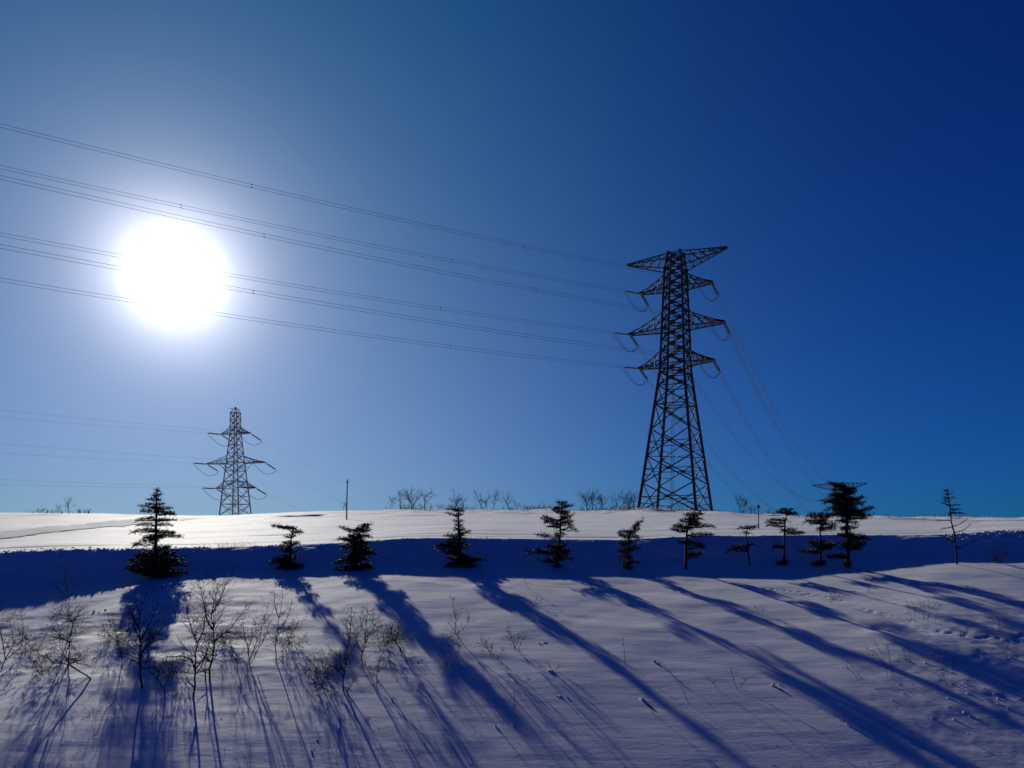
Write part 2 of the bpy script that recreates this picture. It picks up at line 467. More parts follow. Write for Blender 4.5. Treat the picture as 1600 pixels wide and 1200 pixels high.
def pylon(label, base, yaw, prof, levels, arms, peak, mat, leg_w, br_w, tip_strings, group, extras=None):
    """a lattice pylon; local X is the arm axis. arms: (z, half length, root rise, half depth at tip)"""
    root = empty("transmission_pylon", base, label, "pylon", group, yaw)
    R = Matrix.Rotation(yaw, 4, 'Z')
    def W(p): return R @ Vector(p) + Vector(base)
    Ri = R.inverted()
    def Lc(p): return Ri @ (Vector(p) - Vector(base))
    top = prof[-1][0]
    corners = [(-1, -1), (1, -1), (1, 1), (-1, 1)]
    def cor(k, z):
        w = lerp_profile(prof, z); return Vector((corners[k][0] * w, corners[k][1] * w, z))
    for k in range(4):
        m = MB()
        zs = [p[0] for p in prof]
        for z0, z1 in zip(zs, zs[1:]):
            f = 1 - 0.45 * z0 / top
            m.angle(cor(k, z0), cor(k, z1 + 0.0), leg_w * f)
        for z in levels[1:]:                              # gusset plates
            c = cor(k, z)
            m.box(c, (0.17 * leg_w / .36, 0, 0), (0, 0.17 * leg_w / .36, 0), (0, 0, 0.24 * leg_w / .36))
        m.build("leg", mat, root)
    m = MB()
    for i, (z0, z1) in enumerate(zip(levels, levels[1:])):
        f = 1 - 0.12 * z0 / top
        for k in range(4):
            k2 = (k + 1) % 4
            a0, b0, a1, b1 = cor(k, z0), cor(k2, z0), cor(k, z1), cor(k2, z1)
            m.bar(a0, b1, br_w * f); m.bar(b0, a1, br_w * f)
            cross_t = (a0 - b0).length / ((a0 - b0).length + (a1 - b1).length)
            xp = a0 + (b1 - a0) * cross_t
            if z1 - z0 > 5:
                # secondary bracing: horizontals through the crossing
                zx = xp.z
                ca, cb = cor(k, zx), cor(k2, zx)
                m.bar(ca, cb, br_w * 0.62 * f)
                for c, dgn in ((a0, 0), (b0, 1)):
                    pass
                q1 = a0 + (b1 - a0) * cross_t * 0.5; q2 = b0 + (a1 - b0) * cross_t * 0.5
                m.bar(q1, cor(k, (z0 + zx) / 2 + 0.3), br_w * 0.5 * f); m.bar(q2, cor(k2, (z0 + zx) / 2 + 0.3), br_w * 0.5 * f)
            elif True:
                m.bar(a1, b1, br_w * 0.8 * f)
            n = (b0 - a0).cross(Vector((0, 0, 1))).normalized()
            gs = br_w * (1.5 if z1 - z0 > 3 else 2.1)
            m.box(xp, (b0 - a0).normalized() * gs, n * 0.04, Vector((0, 0, gs)))
    for z in levels[2::2]:
        m.bar(cor(0, z), cor(2, z), br_w * 0.6); m.bar(cor(1, z), cor(3, z), br_w * 0.6)
    m.build("lattice_bracing", mat, root)
    # ladder inside the lattice
    m = MB()
    lx, ly = -prof[0][1] * 0.18, prof[0][1] * 0.1
    for s in (-0.22, 0.22):
        m.bar((lx + s, ly, 0.0), (lx * 0.4 + s, ly, top * 0.93), 0.09)
    for i in range(int(top * 0.93 / 0.6)):
        z = 0.5 + i * 0.6; x = lx + (lx * 0.4 - lx) * z / (top * 0.93)
        m.bar((x - 0.22, ly, z), (x + 0.22, ly, z), 0.045)
    m.build("ladder", mat, root)
    tips = {}
    for ai, (z, l, rise, tipw) in enumerate(arms):
        for s in (-1, 1):
            m = MB()
            w0, w1 = lerp_profile(prof, z), lerp_profile(prof, z + rise)
            n = 4 if l > 6 else 3
            lo, hi = [], []
            for i in range(n + 1):
                t = i / n
                hw = w0 * (1 - t) + tipw * t
                xb = s * (w0 + (l - w0) * t)
                xt = s * (w1 + (l - w1) * t)
                zt = z + rise * ((1 - t) ** 1.25) + 0.28 * t
                hw2 = w1 * (1 - t) + tipw * 0.8 * t
                lo.append([Vector((xb, -hw, z)), Vector((xb, hw, z))])
                hi.append([Vector((xt, -hw2, zt)), Vector((xt, hw2, zt))])
            bw = br_w * 0.85
            for i in range(n):
                for j in (0, 1):
                    m.bar(lo[i][j], lo[i + 1][j], bw * 1.25); m.bar(hi[i][j], hi[i + 1][j], bw * 1.15)
                    m.bar(hi[i][j], lo[i + 1][j], bw * 0.8)
                    if i: m.bar(lo[i][j], hi[i][j], bw * 0.8)
                m.bar(lo[i][0], lo[i + 1][1], bw * 0.7); m.bar(lo[i][1], lo[i + 1][0], bw * 0.7)
                m.bar(hi[i + 1][0], hi[i + 1][1], bw * 0.7); m.bar(lo[i + 1][0], lo[i + 1][1], bw * 0.8)
            m.box((s * l, 0, z + 0.1), (0.25, 0, 0), (0, tipw + 0.15, 0), (0, 0, 0.24))
            m.build("crossarm", mat, root)
            tips[(ai, s)] = W((s * (l + 0.1), 0, z))
    # earth wire arms at the head
    if peak:
        zb, zt, l, ztip = peak
        for s in (-1, 1):
            m = MB(); n = 5
            wb, wt = lerp_profile(prof, zb), lerp_profile(prof, zt)
            lo, hi = [], []
            for i in range(n + 1):
                t = i / n
                lo.append([Vector((s * (wb + (l - wb) * t), k * (wb * (1 - t) + 0.12), zb + (ztip - 0.2 - zb) * t)) for k in (-1, 1)])
                hi.append([Vector((s * (wt + (l - wt) * t), k * (wt * (1 - t) + 0.12), zt + (ztip + 0.15 - zt) * t ** 0.9)) for k in (-1, 1)])
            bw = br_w * 0.85
            for i in range(n):
                for j in (0, 1):
                    m.bar(lo[i][j], lo[i + 1][j], bw * 1.15); m.bar(hi[i][j], hi[i + 1][j], bw * 1.1)
                    m.bar(hi[i][j], lo[i + 1][j], bw * 0.75); m.bar(lo[i][j], hi[i][j], bw * 0.75)
                m.bar(lo[i][0], lo[i + 1][1], bw * 0.7); m.bar(hi[i][1], hi[i + 1][0], bw * 0.7)
            m.box((s * l, 0, ztip), (0.3, 0, 0), (0, 0.25, 0), (0, 0, 0.22))
            m.build("earth_wire_arm", mat, root)
            tips[('e', s)] = W((s * l, 0, ztip))
    if extras: extras(root, mat, cor, br_w)
    ends = {}
    if tip_strings:
        vl, vr, ln, nstr, rad = tip_strings
        for key, p in tips.items():
            if key[0] == 'e': continue
            for nm, dv in (('l', vl), ('r', vr)):
                e = p + dv.normalized() * ln
                m = MB(); insulator(m, Lc(p + dv.normalized() * 0.2), Lc(e), rad, nstr)
                m.build("insulator_string", M_INS, root)
                ends[(key, nm)] = e
            a, b = ends[(key, 'l')], ends[(key, 'r')]
            m = MB()
            for off in (-0.18, 0.18):
                pts = []
                for i in range(15):
                    t = i / 14
                    dip = ln * (0.36 * (1 - abs(2 * t - 1) ** 2.2) + 0.16 * math.sin(math.pi * t ** 1.6))
                    pts.append(Lc(a.lerp(b, t) + Vector((off, 0, -dip))))
                m.tube(pts, 0.045, 4)
            m.build("jumper_cable", M_WIRE, root)
    return root, tips, ends

TX, TD = (1056 - CX) / F * 150.0, 150.0
TZ = 5.9
YAW = math.radians(-28.8)
big_base = (TX, TD, TZ)
zt = lambda row: (HY - row) / F * 150.0 - TZ
P3 = Vector(((1311.5 - CX) / F * 300.0, 300.0, 0))          # the pylon beyond the crest
dR = (P3 - Vector((TX, TD, 0))); dR.z = 0; dR.normalize()
prof_big = [(0, 5.45), (zt(583), 2.33), (zt(420), 1.62), (zt(396), 1.15)]
lv = [0] + [zt(r) for r in (756, 714, 672, 633, 604, 583, 570, 549, 531, 514, 500, 483, 467, 451, 437, 421, 408, 396)]
arms_big = [(zt(451), 6.7, 2.5, 0.5), (zt(514), 8.9, 3.0, 0.55), (zt(570), 7.0, 2.6, 0.5)]
peak_big = (zt(421), zt(397), 9.3, zt(401))
vL = LINE_L + Vector((0, 0, -0.03)); vR = dR + Vector((0, 0, -0.36))
big, tips_b, ends_b = pylon("tall dark lattice pylon standing large on the snowy crest with four pairs of arms", big_base, YAW,
                            prof_big, lv, arms_big, peak_big, M_STEEL, 0.42, 0.19, (vL, vR, 4.0, 2, 0.13), "lattice power pylons")

# the pylon beyond the crest, of the same type
Z3 = (HY - 757) / F * 300.0 - zt(401)
prof3 = [(z, w) for z, w in prof_big]
py3, tips_3, _ = pylon("far pylon beyond the crest, its thin top arm showing behind the tallest conifer", (P3.x, P3.y, Z3), math.atan2(dR.y, dR.x) - math.pi / 2,
                       prof3, lv, arms_big, peak_big, M_STEEL, 0.40, 0.17, None, "lattice power pylons")

# the left pylon
LD = 330.0
LX, LZ = (368 - CX) / F * LD, 5.0
zl_ = lambda row: (HY - row) / F * LD - LZ
prof_left = [(0, 5.0), (zl_(764), 3.6), (zl_(722), 2.55), (zl_(678), 1.6), (zl_(645), 1.4)]
lvl = [0] + [zl_(r) for r in (806, 788, 764, 752, 736, 722, 708, 695, 678, 667, 656, 645)]
arms_left = [(zl_(678), 6.8, 2.9, 0.4), (zl_(724), 13.6, 3.2, 0.5), (zl_(763), 9.2, 3.0, 0.45)]
def cap(root, mat, cor, bw):
    m = MB(); ap = Vector((0, 0, zl_(636)))
    for k in range(4):
        m.bar(cor(k, zl_(645)), ap, bw * 1.2)
        m.bar(cor(k, zl_(645)), cor((k + 1) % 4, zl_(645)), bw)
    m.bar(ap + Vector((-3.0, 0, -0.4)), ap + Vector((2.4, 0, -1.2)), bw * 0.8)
    m.build("peak", mat, root)
    for s in (-1, 1):                                       # struts under the long middle arms
        m = MB()
        for k in (-1, 1):
            m.bar(Vector((s * 2.8, k * 2.8, zl_(736))), Vector((s * 7.0, k * 1.6, zl_(724))), bw)
        m.bar(Vector((s * 4.9, -2.2, zl_(730))), Vector((s * 4.9, 2.2, zl_(730))), bw * .8)
        m.build("arm_strut", mat, root)
LL = Vector((-0.66, -0.75, 0)); LR = Vector((0.55, 0.62, -0.42))
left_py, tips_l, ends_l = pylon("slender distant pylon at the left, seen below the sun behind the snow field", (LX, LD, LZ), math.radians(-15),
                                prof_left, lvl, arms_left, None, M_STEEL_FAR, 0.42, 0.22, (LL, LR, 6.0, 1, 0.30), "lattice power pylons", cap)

# ------------------------------------------------------------------ conductors
def line_thing(label, pts, group, r, gap, spacers, twin=True):
    o = pts[0]
    root = empty("power_line", o, label, "power line", group)
    t = (pts[-1] - pts[0]); t.z = 0; t.normalize()
    side = Vector((t.y, -t.x, 0))
    offs = [side * gap * .4 + Vector((0, 0, gap)), side * -gap * .4 - Vector((0, 0, gap))] if twin else [Vector((0, 0, 0))]
    for of in offs:
        m = MB(); m.tube([p - o + of for p in pts], r, 4)
        m.build("conductor", M_WIRE, root)
    for i in spacers:
        p = pts[i] - o
        m = MB(); m.tube([p + offs[0] * 1.2, p + offs[1] * 1.2], r * 1.2, 5)
        m.box(p + offs[0], t * 0.10, side * 0.035, Vector((0, 0, 0.035))); m.box(p + offs[1], t * 0.10, side * 0.035, Vector((0, 0, 0.035)))
        m.build("spacer", M_WIRE, root)
    return root

def left_span(p0, dirv, row0, length, curv):
    """a sagging wire that leaves p0 along dirv and crosses the frame's left edge at row0"""
    u0 = (0 - CX) / F
    s0 = (p0.x - u0 * p0.y) / (u0 * dirv.y - dirv.x)
    d0 = p0.y + dirv.y * s0
    ztar = (HY - row0) / F * d0
    A = (ztar - p0.z - curv * s0 * s0) / s0
    n = 44
    return [Vector((p0.x + dirv.x * s, p0.y + dirv.y * s, p0.z + A * s + curv * s * s)) for s in [length * i / n for i in range(n + 1)]]

names = [('upper', 0), ('middle', 1), ('lower', 2)]
rows_big = {(0, 1): 196, (0, -1): 261, (1, 1): 277, (1, -1): 366, (2, 1): 385, (2, -1): 437}
for nm, k in names:
    for s, side in ((-1, "left"), (1, "right")):
        pts = left_span(ends_b[((k, s), 'l')], LINE_L, rows_big[(k, s)], 230.0, 0.00028)
        line_thing("twin wire running up left across the sun from the tall pylon's %s %s arm" % (nm, side), pts,
                   "wires left of the tall pylon", 0.020, 0.25, (7, 15, 23, 31, 39))
        a = ends_b[((k, s), 'r')]; b = tips_3[(k, s)]
        n = 40; sag = 9.5
        pts = [a.lerp(b, i / n) + Vector((0, 0, -4 * sag * (i / n) * (1 - i / n))) for i in range(n + 1)]
        line_thing("faint twin wire sagging away right from the tall pylon's %s %s arm" % (nm, side), pts,
                   "wires right of the tall pylon", 0.042, 0.24, (8, 16, 24, 32))
rows_left = {(0, -1): 652, (0, 1): 640, (1, -1): 708, (1, 1): 693, (2, -1): 757, (2, 1): 749}
for nm, k in names:
    for s, side in ((-1, "left"), (1, "right")):
        pts = left_span(ends_l[((k, s), 'l')], LL.normalized(), rows_left[(k, s)], 330.0, 0.0002)
        line_thing("very thin wire running left from the slender distant pylon's %s %s arm" % (nm, side), pts,
                   "wires left of the distant pylon", 0.02, 0.3, (), twin=False)
        a = ends_l[((k, s), 'r')]; b = a + Vector((150, 190, -52))
        n = 24
        pts = [a.lerp(b, i / n) + Vector((0, 0, -4 * 9 * (i / n) * (1 - i / n))) for i in range(n + 1)]
        line_thing("very thin wire dropping right from the slender distant pylon's %s %s arm" % (nm, side), pts,
                   "wires right of the distant pylon", 0.014, 0.3, (), twin=False)
for s, side in ((-1, "left"), (1, "right")):
    a = tips_b[('e', s)]; b = tips_3[('e', s)]
    n = 36
    pts = [a.lerp(b, i / n) + Vector((0, 0, -4 * 6 * (i / n) * (1 - i / n))) for i in range(n + 1)]
    line_thing("single hair-thin earth wire falling right from the tall pylon's %s top arm" % side, pts, "wires right of the tall pylon", 0.008, 0, (), twin=False)

# ------------------------------------------------------------------ conifers along the bank
def zoomer(ox, oy, k): return lambda x, y: (ox + x * k, oy + y * k)
Z4, Z5, Z6 = zoomer(150, 740, .21875), zoomer(480, 740, .21875), zoomer(800, 740, .21875)
Z7, Z8 = zoomer(1100, 740, .1875), zoomer(1350, 740, 1 / 6)

def conifer(label, zm, trunk, pads, base_row, seed, r0=0.06, dens=1.0, leaf=1.0, needle=M_NEEDLE, limbs=()):
    """trunk: photo polyline top to base; pads: (x left, x right, row, thickness[, tilt, density]) of each tier of boughs"""
    rng = random.Random(seed)
    bx, by = zm(*trunk[-1])
    g = ground_at(bx, base_row)
    d = g.y; k = d / F
    root = empty("conifer_tree", g, label, "conifer", "conifers planted along the bank")
    def P(x, y, dy=0.0):
        X, Y = zm(x, y); return at(X, Y, d) + Vector((0, dy, 0)) - g
    T = [P(x, y) for x, y in trunk]
    T[-1] = Vector((T[-1].x, 0, -0.3))
    # smooth the trunk a little
    pts = []
    for a, b in zip(T, T[1:]):
        for i in range(4):
            pts.append(a.lerp(b, i / 4) + Vector((rng.gauss(0, .008), rng.gauss(0, .012), 0)))
    pts.append(T[-1])
    n = len(pts)
    m = MB(); m.tube(pts, [0.010 + (r0 - 0.010) * (i / (n - 1)) ** 0.8 for i in range(n)], 7)
    cr = MB()
    def trunk_at(z):
        for a, b in zip(pts, pts[1:]):
            if a.z >= z >= b.z: return a.lerp(b, (a.z - z) / max(1e-6, a.z - b.z))
        return pts[0].copy() if z > pts[0].z else pts[-1].copy()
    split = []
    for pad in pads:
        x0, x1, y, th = pad[:4]
        tl, dn = (pad[4] if len(pad) > 4 else 0.0), (pad[5] if len(pad) > 5 else 1.0)
        w = x1 - x0
        if w * (zm(1, 0)[0] - zm(0, 0)[0]) * k > 0.75 and th < 60:
            q = rng.uniform(.42, .58)
            split.append((x0 - rng.uniform(-.06, .03) * w, x0 + w * (q + .06), y + rng.gauss(0, .2) * th, th * rng.uniform(.75, 1), tl + rng.uniform(.0, .26), dn))
            split.append((x0 + w * (q - .06), x1 + rng.uniform(-.06, .03) * w, y + rng.gauss(0, .2) * th, th * rng.uniform(.75, 1), tl - rng.uniform(.0, .26), dn))
            if rng.random() < .6:
                c = x0 + w * rng.uniform(.35, .65)
                split.append((c - w * .2, c + w * .2, y + th * rng.uniform(.25, .6), th * .7, rng.gauss(0, .15), dn * .8))
        else:
            split.append((x0, x1, y, th, tl + rng.gauss(0, .08), dn))
    for pad in split:
        x0, x1, y, th = pad[:4]
        tilt = pad[4] if len(pad) > 4 else 0.0
        dn = pad[5] if len(pad) > 5 else 1.0
        a, b = P(x0, y), P(x1, y)
        c = (a + b) / 2; hw = (b.x - a.x) / 2; hh = max(0.03, abs(P(0, th).z - P(0, 0).z) / 2)
        tr = trunk_at(c.z - hh * 0.6)
        hd = max(0.16, min(0.62, hw * 0.75))
        if abs(c.x - tr.x) > hw * 0.9: hd = max(0.12, min(0.4, hw * 0.6))
        # boughs: from the trunk fan out into the pad
        nb = 5 if hw > 0.4 else 3
        bl = []
        for i in range(nb + 4):
            an = rng.uniform(0, 2 * math.pi)
            if i < 2: an = (0.0, math.pi)[i] + rng.uniform(-.25, .25)
            e = c + Vector((math.cos(an) * hw * rng.uniform(.75, 1.0), math.sin(an) * hd * rng.uniform(.7, 1), rng.uniform(-.2, .45) * hh))
            e.z += (e.x - c.x) * tilt
            s0 = tr + Vector((0, 0, rng.uniform(-.6, .5) * hh))
            mid = s0.lerp(e, .55) + Vector((0, 0, rng.uniform(-.05, .02) - hh * .25))
            m.tube([s0, s0.lerp(mid, .6) + Vector((0, 0, -.01)), mid, e], [0.013 + .008 * hw, .011, .008, .004], 4)
            bl.append((s0, mid, e))
        for i in range(4):                                # stray shoots past the tier's edge
            sgn = rng.choice((-1, 1))
            e = c + Vector((sgn * hw * rng.uniform(1.0, 1.22), rng.uniform(-.7, .7) * hd, rng.uniform(-.9, .7) * hh)); e.z += (e.x - c.x) * tilt
            s0 = c + Vector((sgn * hw * rng.uniform(.2, .5), rng.uniform(-.3, .3) * hd, 0))
            mid = s0.lerp(e, .6) + Vector((0, 0, -.02))
            m.tube([s0, mid, e], [.007, .006, .003], 3); bl.append((s0, mid, e))
        area = (x1 - x0) * th * (zm(1, 0)[0] - zm(0, 0)[0]) ** 2
        cnt = int(area * 1.9 * dens * dn * (1 + 0.8 * hd)) + 12
        lumps = [(rng.uniform(-1, 1), rng.uniform(-1, 1), rng.uniform(.55, 1.15)) for _ in range(9)]
        for i in range(cnt):
            if rng.random() < 0.45:
                # needles hung along a bough
                s0, mid, e = rng.choice(bl)
                t = rng.random() ** 0.6
                q = s0.lerp(mid, t / .55) if t < .55 else mid.lerp(e, (t - .55) / .45)
                q = q + Vector((rng.gauss(0, .035), rng.gauss(0, .035), rng.gauss(0, .022)))
                dirn = (e - s0).normalized() + Vector((rng.gauss(0, .6), rng.gauss(0, .6), rng.gauss(0, .35)))
            else:
                while True:
                    ux, uy, uz = rng.uniform(-1, 1), rng.uniform(-1, 1), rng.uniform(-1, 1)
                    j = min(lumps, key=lambda L: (L[0] - ux) ** 2 + (L[1] - uy) ** 2)
                    if ux * ux + uy * uy + uz * uz < 1.0 * j[2] and abs(uz) < (1.05 - 0.55 * abs(ux)) * j[2]: break
                q = c + Vector((ux * hw, uy * hd, uz * hh + ux * hw * tilt))
                dirn = Vector((ux * hw, uy * hd, 0)) + Vector((rng.gauss(0, .35), rng.gauss(0, .35), rng.gauss(0.03, .22)))
            nrm = Vector((rng.gauss(0, .7), rng.gauss(0, .7), 1))
            cr.sprig(q, dirn, rng.uniform(.07, .15) * leaf, rng.uniform(.016, .032) * leaf, nrm)
    for limb in limbs:                                     # single long limbs (x, y) from the trunk out
        pl = [P(x, y, rng.uniform(-.15, .15) * (i > 0)) for i, (x, y) in enumerate(limb)]
        m.tube(pl, [0.016 - 0.010 * i / (len(pl) - 1) for i in range(len(pl))], 4)
        for a, b in zip(pl, pl[1:]):
            for i in range(int((b - a).length * 110 * dens)):
                q = a.lerp(b, rng.random()) + Vector((rng.gauss(0, .015), rng.gauss(0, .015), rng.gauss(0, .015)))
                cr.sprig(q, Vector((rng.gauss(0, 1), rng.gauss(0, 1), rng.gauss(.3, .8))), rng.uniform(.04, .08), .018, Vector((rng.gauss(0, 1), rng.gauss(0, 1), 1)))
    m.build("trunk", M_BARK, root, smooth=True)
    cr.build("crown", needle, root)
    return root

conifer("tall pointed spruce with dense dark skirt, leftmost conifer on the bank", Z4,
        [(436, 95), (434, 250), (428, 420), (424, 560), (424, 740)],
        [(420, 452, 118, 26, 0, .5), (408, 466, 150, 22), (378, 470, 182, 18), (372, 492, 214, 16), (306, 440, 236, 20, -.22), (420, 525, 243, 26), (322, 450, 266, 22),
         (425, 552, 278, 36, -.08), (290, 408, 322, 24), (440, 566, 328, 20), (292, 408, 364, 22, 0, .7), (440, 535, 360, 22, -.2, .7), (260, 445, 402, 24), (420, 560, 412, 24),
         (470, 592, 438, 34, -.12), (330, 480, 450, 30), (276, 400, 488, 46, .35, .8), (400, 470, 462, 30, 0, .7), (420, 530, 525, 40), (300, 540, 570, 70), (262, 590, 615, 70),
         (238, 640, 655, 70), (265, 610, 700, 60), (310, 540, 740, 50)], 903, 1, 0.085, 1.0, 1.05)
conifer("small flag-topped conifer with its crown swept left, second from the left on the bank", Z4,
        [(1405, 380), (1395, 480), (1390, 560), (1388, 690)],
        [(1256, 1330, 374, 20), (1300, 1425, 386, 28, -.12), (1390, 1466, 412, 34), (1352, 1425, 448, 30, 0, .7), (1330, 1450, 494, 36), (1300, 1440, 540, 42), (1265, 1440, 590, 46),
         (1256, 1470, 632, 46), (1290, 1470, 672, 36)], 889, 2, 0.05)
conifer("bushy dark conifer with forked top, third from the left on the bank", Z5,
        [(415, 362), (380, 410), (345, 480), (330, 580), (330, 700)],
        [(375, 450, 366, 26, .2), (355, 430, 390, 34), (236, 312, 395, 26, -.25), (330, 452, 408, 24), (285, 430, 440, 34), (395, 452, 440, 24), (222, 320, 468, 30), (290, 430, 478, 44),
         (262, 440, 515, 50), (290, 480, 550, 48), (300, 450, 585, 40), (238, 430, 605, 40), (205, 440, 640, 46), (190, 462, 672, 40)], 891, 3, 0.06, 1.1)
conifer("conifer with a slim antler-like top above a wide ragged base, fourth from the left", Z5,
        [(1078, 250), (1080, 340), (1090, 450), (1092, 690)],
        [(1004, 1080, 258, 14, -.2), (1060, 1122, 260, 20), (1004, 1082, 294, 14, -.3), (1070, 1112, 288, 18), (1052, 1106, 335, 24, 0, .8), (1062, 1112, 365, 26, 0, .8), (1056, 1122, 395, 30),
         (1065, 1150, 425, 26, .25), (980, 1100, 442, 26, -.15), (1030, 1132, 465, 34), (918, 1120, 496, 38), (935, 1170, 530, 40), (975, 1150, 565, 46), (1000, 1200, 595, 36),
         (1080, 1266, 612, 34), (1000, 1160, 630, 30), (958, 1222, 660, 34)], 886, 4, 0.065)
conifer("open-crowned conifer with separate leaf clumps, fifth from the left on the bank", Z6,
        [(362, 198), (350, 290), (345, 420), (330, 560), (320, 690)],
        [(318, 382, 206, 22), (300, 430, 236, 26), (282, 395, 266, 40), (212, 280, 316, 40, -.2), (240, 330, 345, 44, -.25), (352, 430, 305, 50), (360, 435, 345, 50), (415, 462, 390, 40, -.6, .8),
         (250, 340, 375, 26), (166, 272, 440, 44, 0, .55), (302, 380, 432, 54, 0, .5), (262, 382, 512, 54), (116, 255, 556, 46), (270, 400, 556, 56), (240, 420, 596, 36), (205, 330, 625, 22, 0, .5),
         (300, 356, 665, 40)], 886, 5, 0.055)
conifer("narrow crooked conifer with its tip bent right, in front of the tall pylon's left leg", Z6,
        [(915, 342), (880, 390), (838, 440), (830, 540), (832, 690)],
        [(880, 930, 348, 18, .5), (862, 910, 376, 36, .5), (838, 905, 410, 42, .4), (768, 835, 412, 20), (766, 900, 444, 40), (768, 850, 490, 50), (770, 842, 545, 56), (842, 912, 528, 44, 0, .8),
         (778, 850, 590, 44), (846, 925, 628, 24, 0, .7), (790, 850, 635, 36), (806, 856, 668, 34)], 889, 6, 0.05)
conifer("umbrella-topped pine with bare lower stem, in front of the tall pylon's right leg", Z6,
        [(1280, 285), (1256, 380), (1244, 480), (1240, 690)],
        [(1240, 1356, 288, 34), (1206, 1360, 326, 46), (1256, 1350, 352, 30), (1146, 1215, 372, 36), (1142, 1232, 402, 30), (1230, 1310, 386, 36, 0, .8), (1372, 1445, 374, 18, -.15), (1320, 1400, 362, 14, 0, .5),
         (1290, 1426, 432, 32), (1200, 1290, 488, 26), (1250, 1368, 496, 36), (1310, 1368, 522, 26), (1256, 1340, 580, 56)], 889, 7, 0.06)
conifer("thin sparse pine with one bough held out left, right of the umbrella-topped pine", Z7,
        [(365, 432), (352, 500), (362, 600), (396, 768)],
        [(288, 440, 442, 26, 0, .5), (340, 435, 452, 20, 0, .7), (312, 392, 492, 16, 0, .4), (205, 300, 628, 44, .1), (240, 372, 610, 30, .1), (340, 412, 590, 14, 0, .6)], 884, 8, 0.04)
conifer("slim flat-topped pine with tiered shelves of needles, between the sparse pine and the tall pair", Z7,
        [(692, 298), (676, 420), (668, 540), (670, 762)],
        [(602, 700, 318, 26), (650, 740, 298, 22), (690, 778, 330, 36), (520, 600, 404, 26), (560, 690, 384, 26), (536, 620, 430, 26), (655, 760, 470, 34), (720, 830, 492, 32, -.15),
         (580, 662, 605, 44, 0, .9), (616, 692, 738, 48)], 882, 9, 0.05)
conifer("shorter clumpy pine leaning against the tallest conifer on its left side", Z7,
        [(972, 325), (970, 480), (972, 620), (976, 775)],
        [(850, 930, 346, 36), (842, 960, 392, 32), (880, 955, 412, 24, 0, .6), (960, 1062, 345, 50), (945, 1040, 385, 46), (990, 1112, 415, 46, 0, .8), (960, 1080, 456, 34), (1040, 1110, 440, 30, 0, .7),
         (890, 1100, 586, 60), (940, 1060, 620, 40), (806, 925, 645, 42), (905, 1005, 748, 46)], 884, 10, 0.05)
conifer("tallest conifer of the right group, broad dark crown hiding the far pylon", Z7,
        [(1180, 78), (1186, 250), (1188, 420), (1196, 600), (1204, 790)],
        [(1050, 1110, 92, 40, -.3), (1060, 1258, 122, 36), (1045, 1240, 156, 44), (1190, 1262, 150, 40), (1050, 1260, 196, 40), (1230, 1322, 208, 34, .2), (1002, 1130, 232, 36), (1100, 1312, 240, 52),
         (1040, 1290, 282, 42), (1100, 1330, 312, 50), (1270, 1414, 300, 44, .22), (1042, 1180, 336, 40), (1160, 1380, 346, 48), (1290, 1345, 370, 24), (1090, 1280, 392, 30, 0, .8), (1150, 1262, 452, 50),
         (1130, 1250, 505, 50), (1170, 1354, 530, 60), (1160, 1345, 585, 60), (1180, 1300, 620, 36), (1024, 1192, 690, 46), (1172, 1224, 752, 56)], 887, 11, 0.08, 1.15)
conifer("thin almost bare larch with feathery top, alone near the right edge of the bank", Z8,
        [(770, 145), (800, 260), (812, 400), (826, 490), (850, 580), (876, 765)],
        [(742, 800, 152, 20, 0, .5), (748, 834, 188, 26, 0, .5), (742, 852, 224, 26, 0, .5), (752, 800, 248, 20, 0, .5), (726, 804, 282, 26, -.3, .5), (812, 905, 292, 12, 0, .5),
         (814, 912, 328, 14, 0, .6), (814, 945, 360, 14, 0, .6), (786, 822, 370, 40, 0, .4), (766, 866, 610, 60, 0, .5), (840, 900, 690, 24, 0, .5)], 882, 12, 0.035, 0.5, 0.75, M_LARCH,
        limbs=([(808, 440), (750, 440), (680, 438)], [(826, 500), (760, 516), (695, 524)], [(826, 500), (900, 470), (978, 425)], [(845, 558), (940, 530), (1020, 468)],
               [(862, 690), (980, 668), (1100, 612)]))

# ------------------------------------------------------------------ bare shrubs and trees
def grow(mb, p, dv, length, r, level, rng, up=0.25, spread=0.75, sides=4):
    n = 4 if level else 3
    pts, cur, dcur = [p.copy()], p.copy(), dv.normalized()
    for i in range(n):
        dcur = (dcur + Vector((rng.gauss(0, .24), rng.gauss(0, .24), rng.gauss(0, .17) + up * .18))).normalized()
        cur = cur + dcur * (length / n); pts.append(cur.copy())
    mb.tube(pts, [r * (1 - .62 * i / n) for i in range(n + 1)], sides if level > 0 else 3, cap=False)
    if level <= 0: return
    k = rng.randint(3, 5) if level > 1 else rng.randint(3, 6)
    for i in range(k):
        t = rng.uniform(.25, 1.0) if i else 1.0
        j = min(n - 1, int(t * n)); q = pts[j].lerp(pts[j + 1], t * n - j) if t < 1 else pts[-1]
        base = (pts[j + 1] - pts[j]).normalized()
        sv = Vector((rng.gauss(0, 1), rng.gauss(0, 1), rng.gauss(0, .6)))
        sv = (sv - base * sv.dot(base)).normalized()
        nd = (base + sv * rng.uniform(.4, 1.0) * spread + Vector((0, 0, up * .5))).normalized()
        grow(mb, q, nd, length * rng.uniform(.42, .72), max(r * .5, 0.0028), level - 1, rng, up, spread, sides)

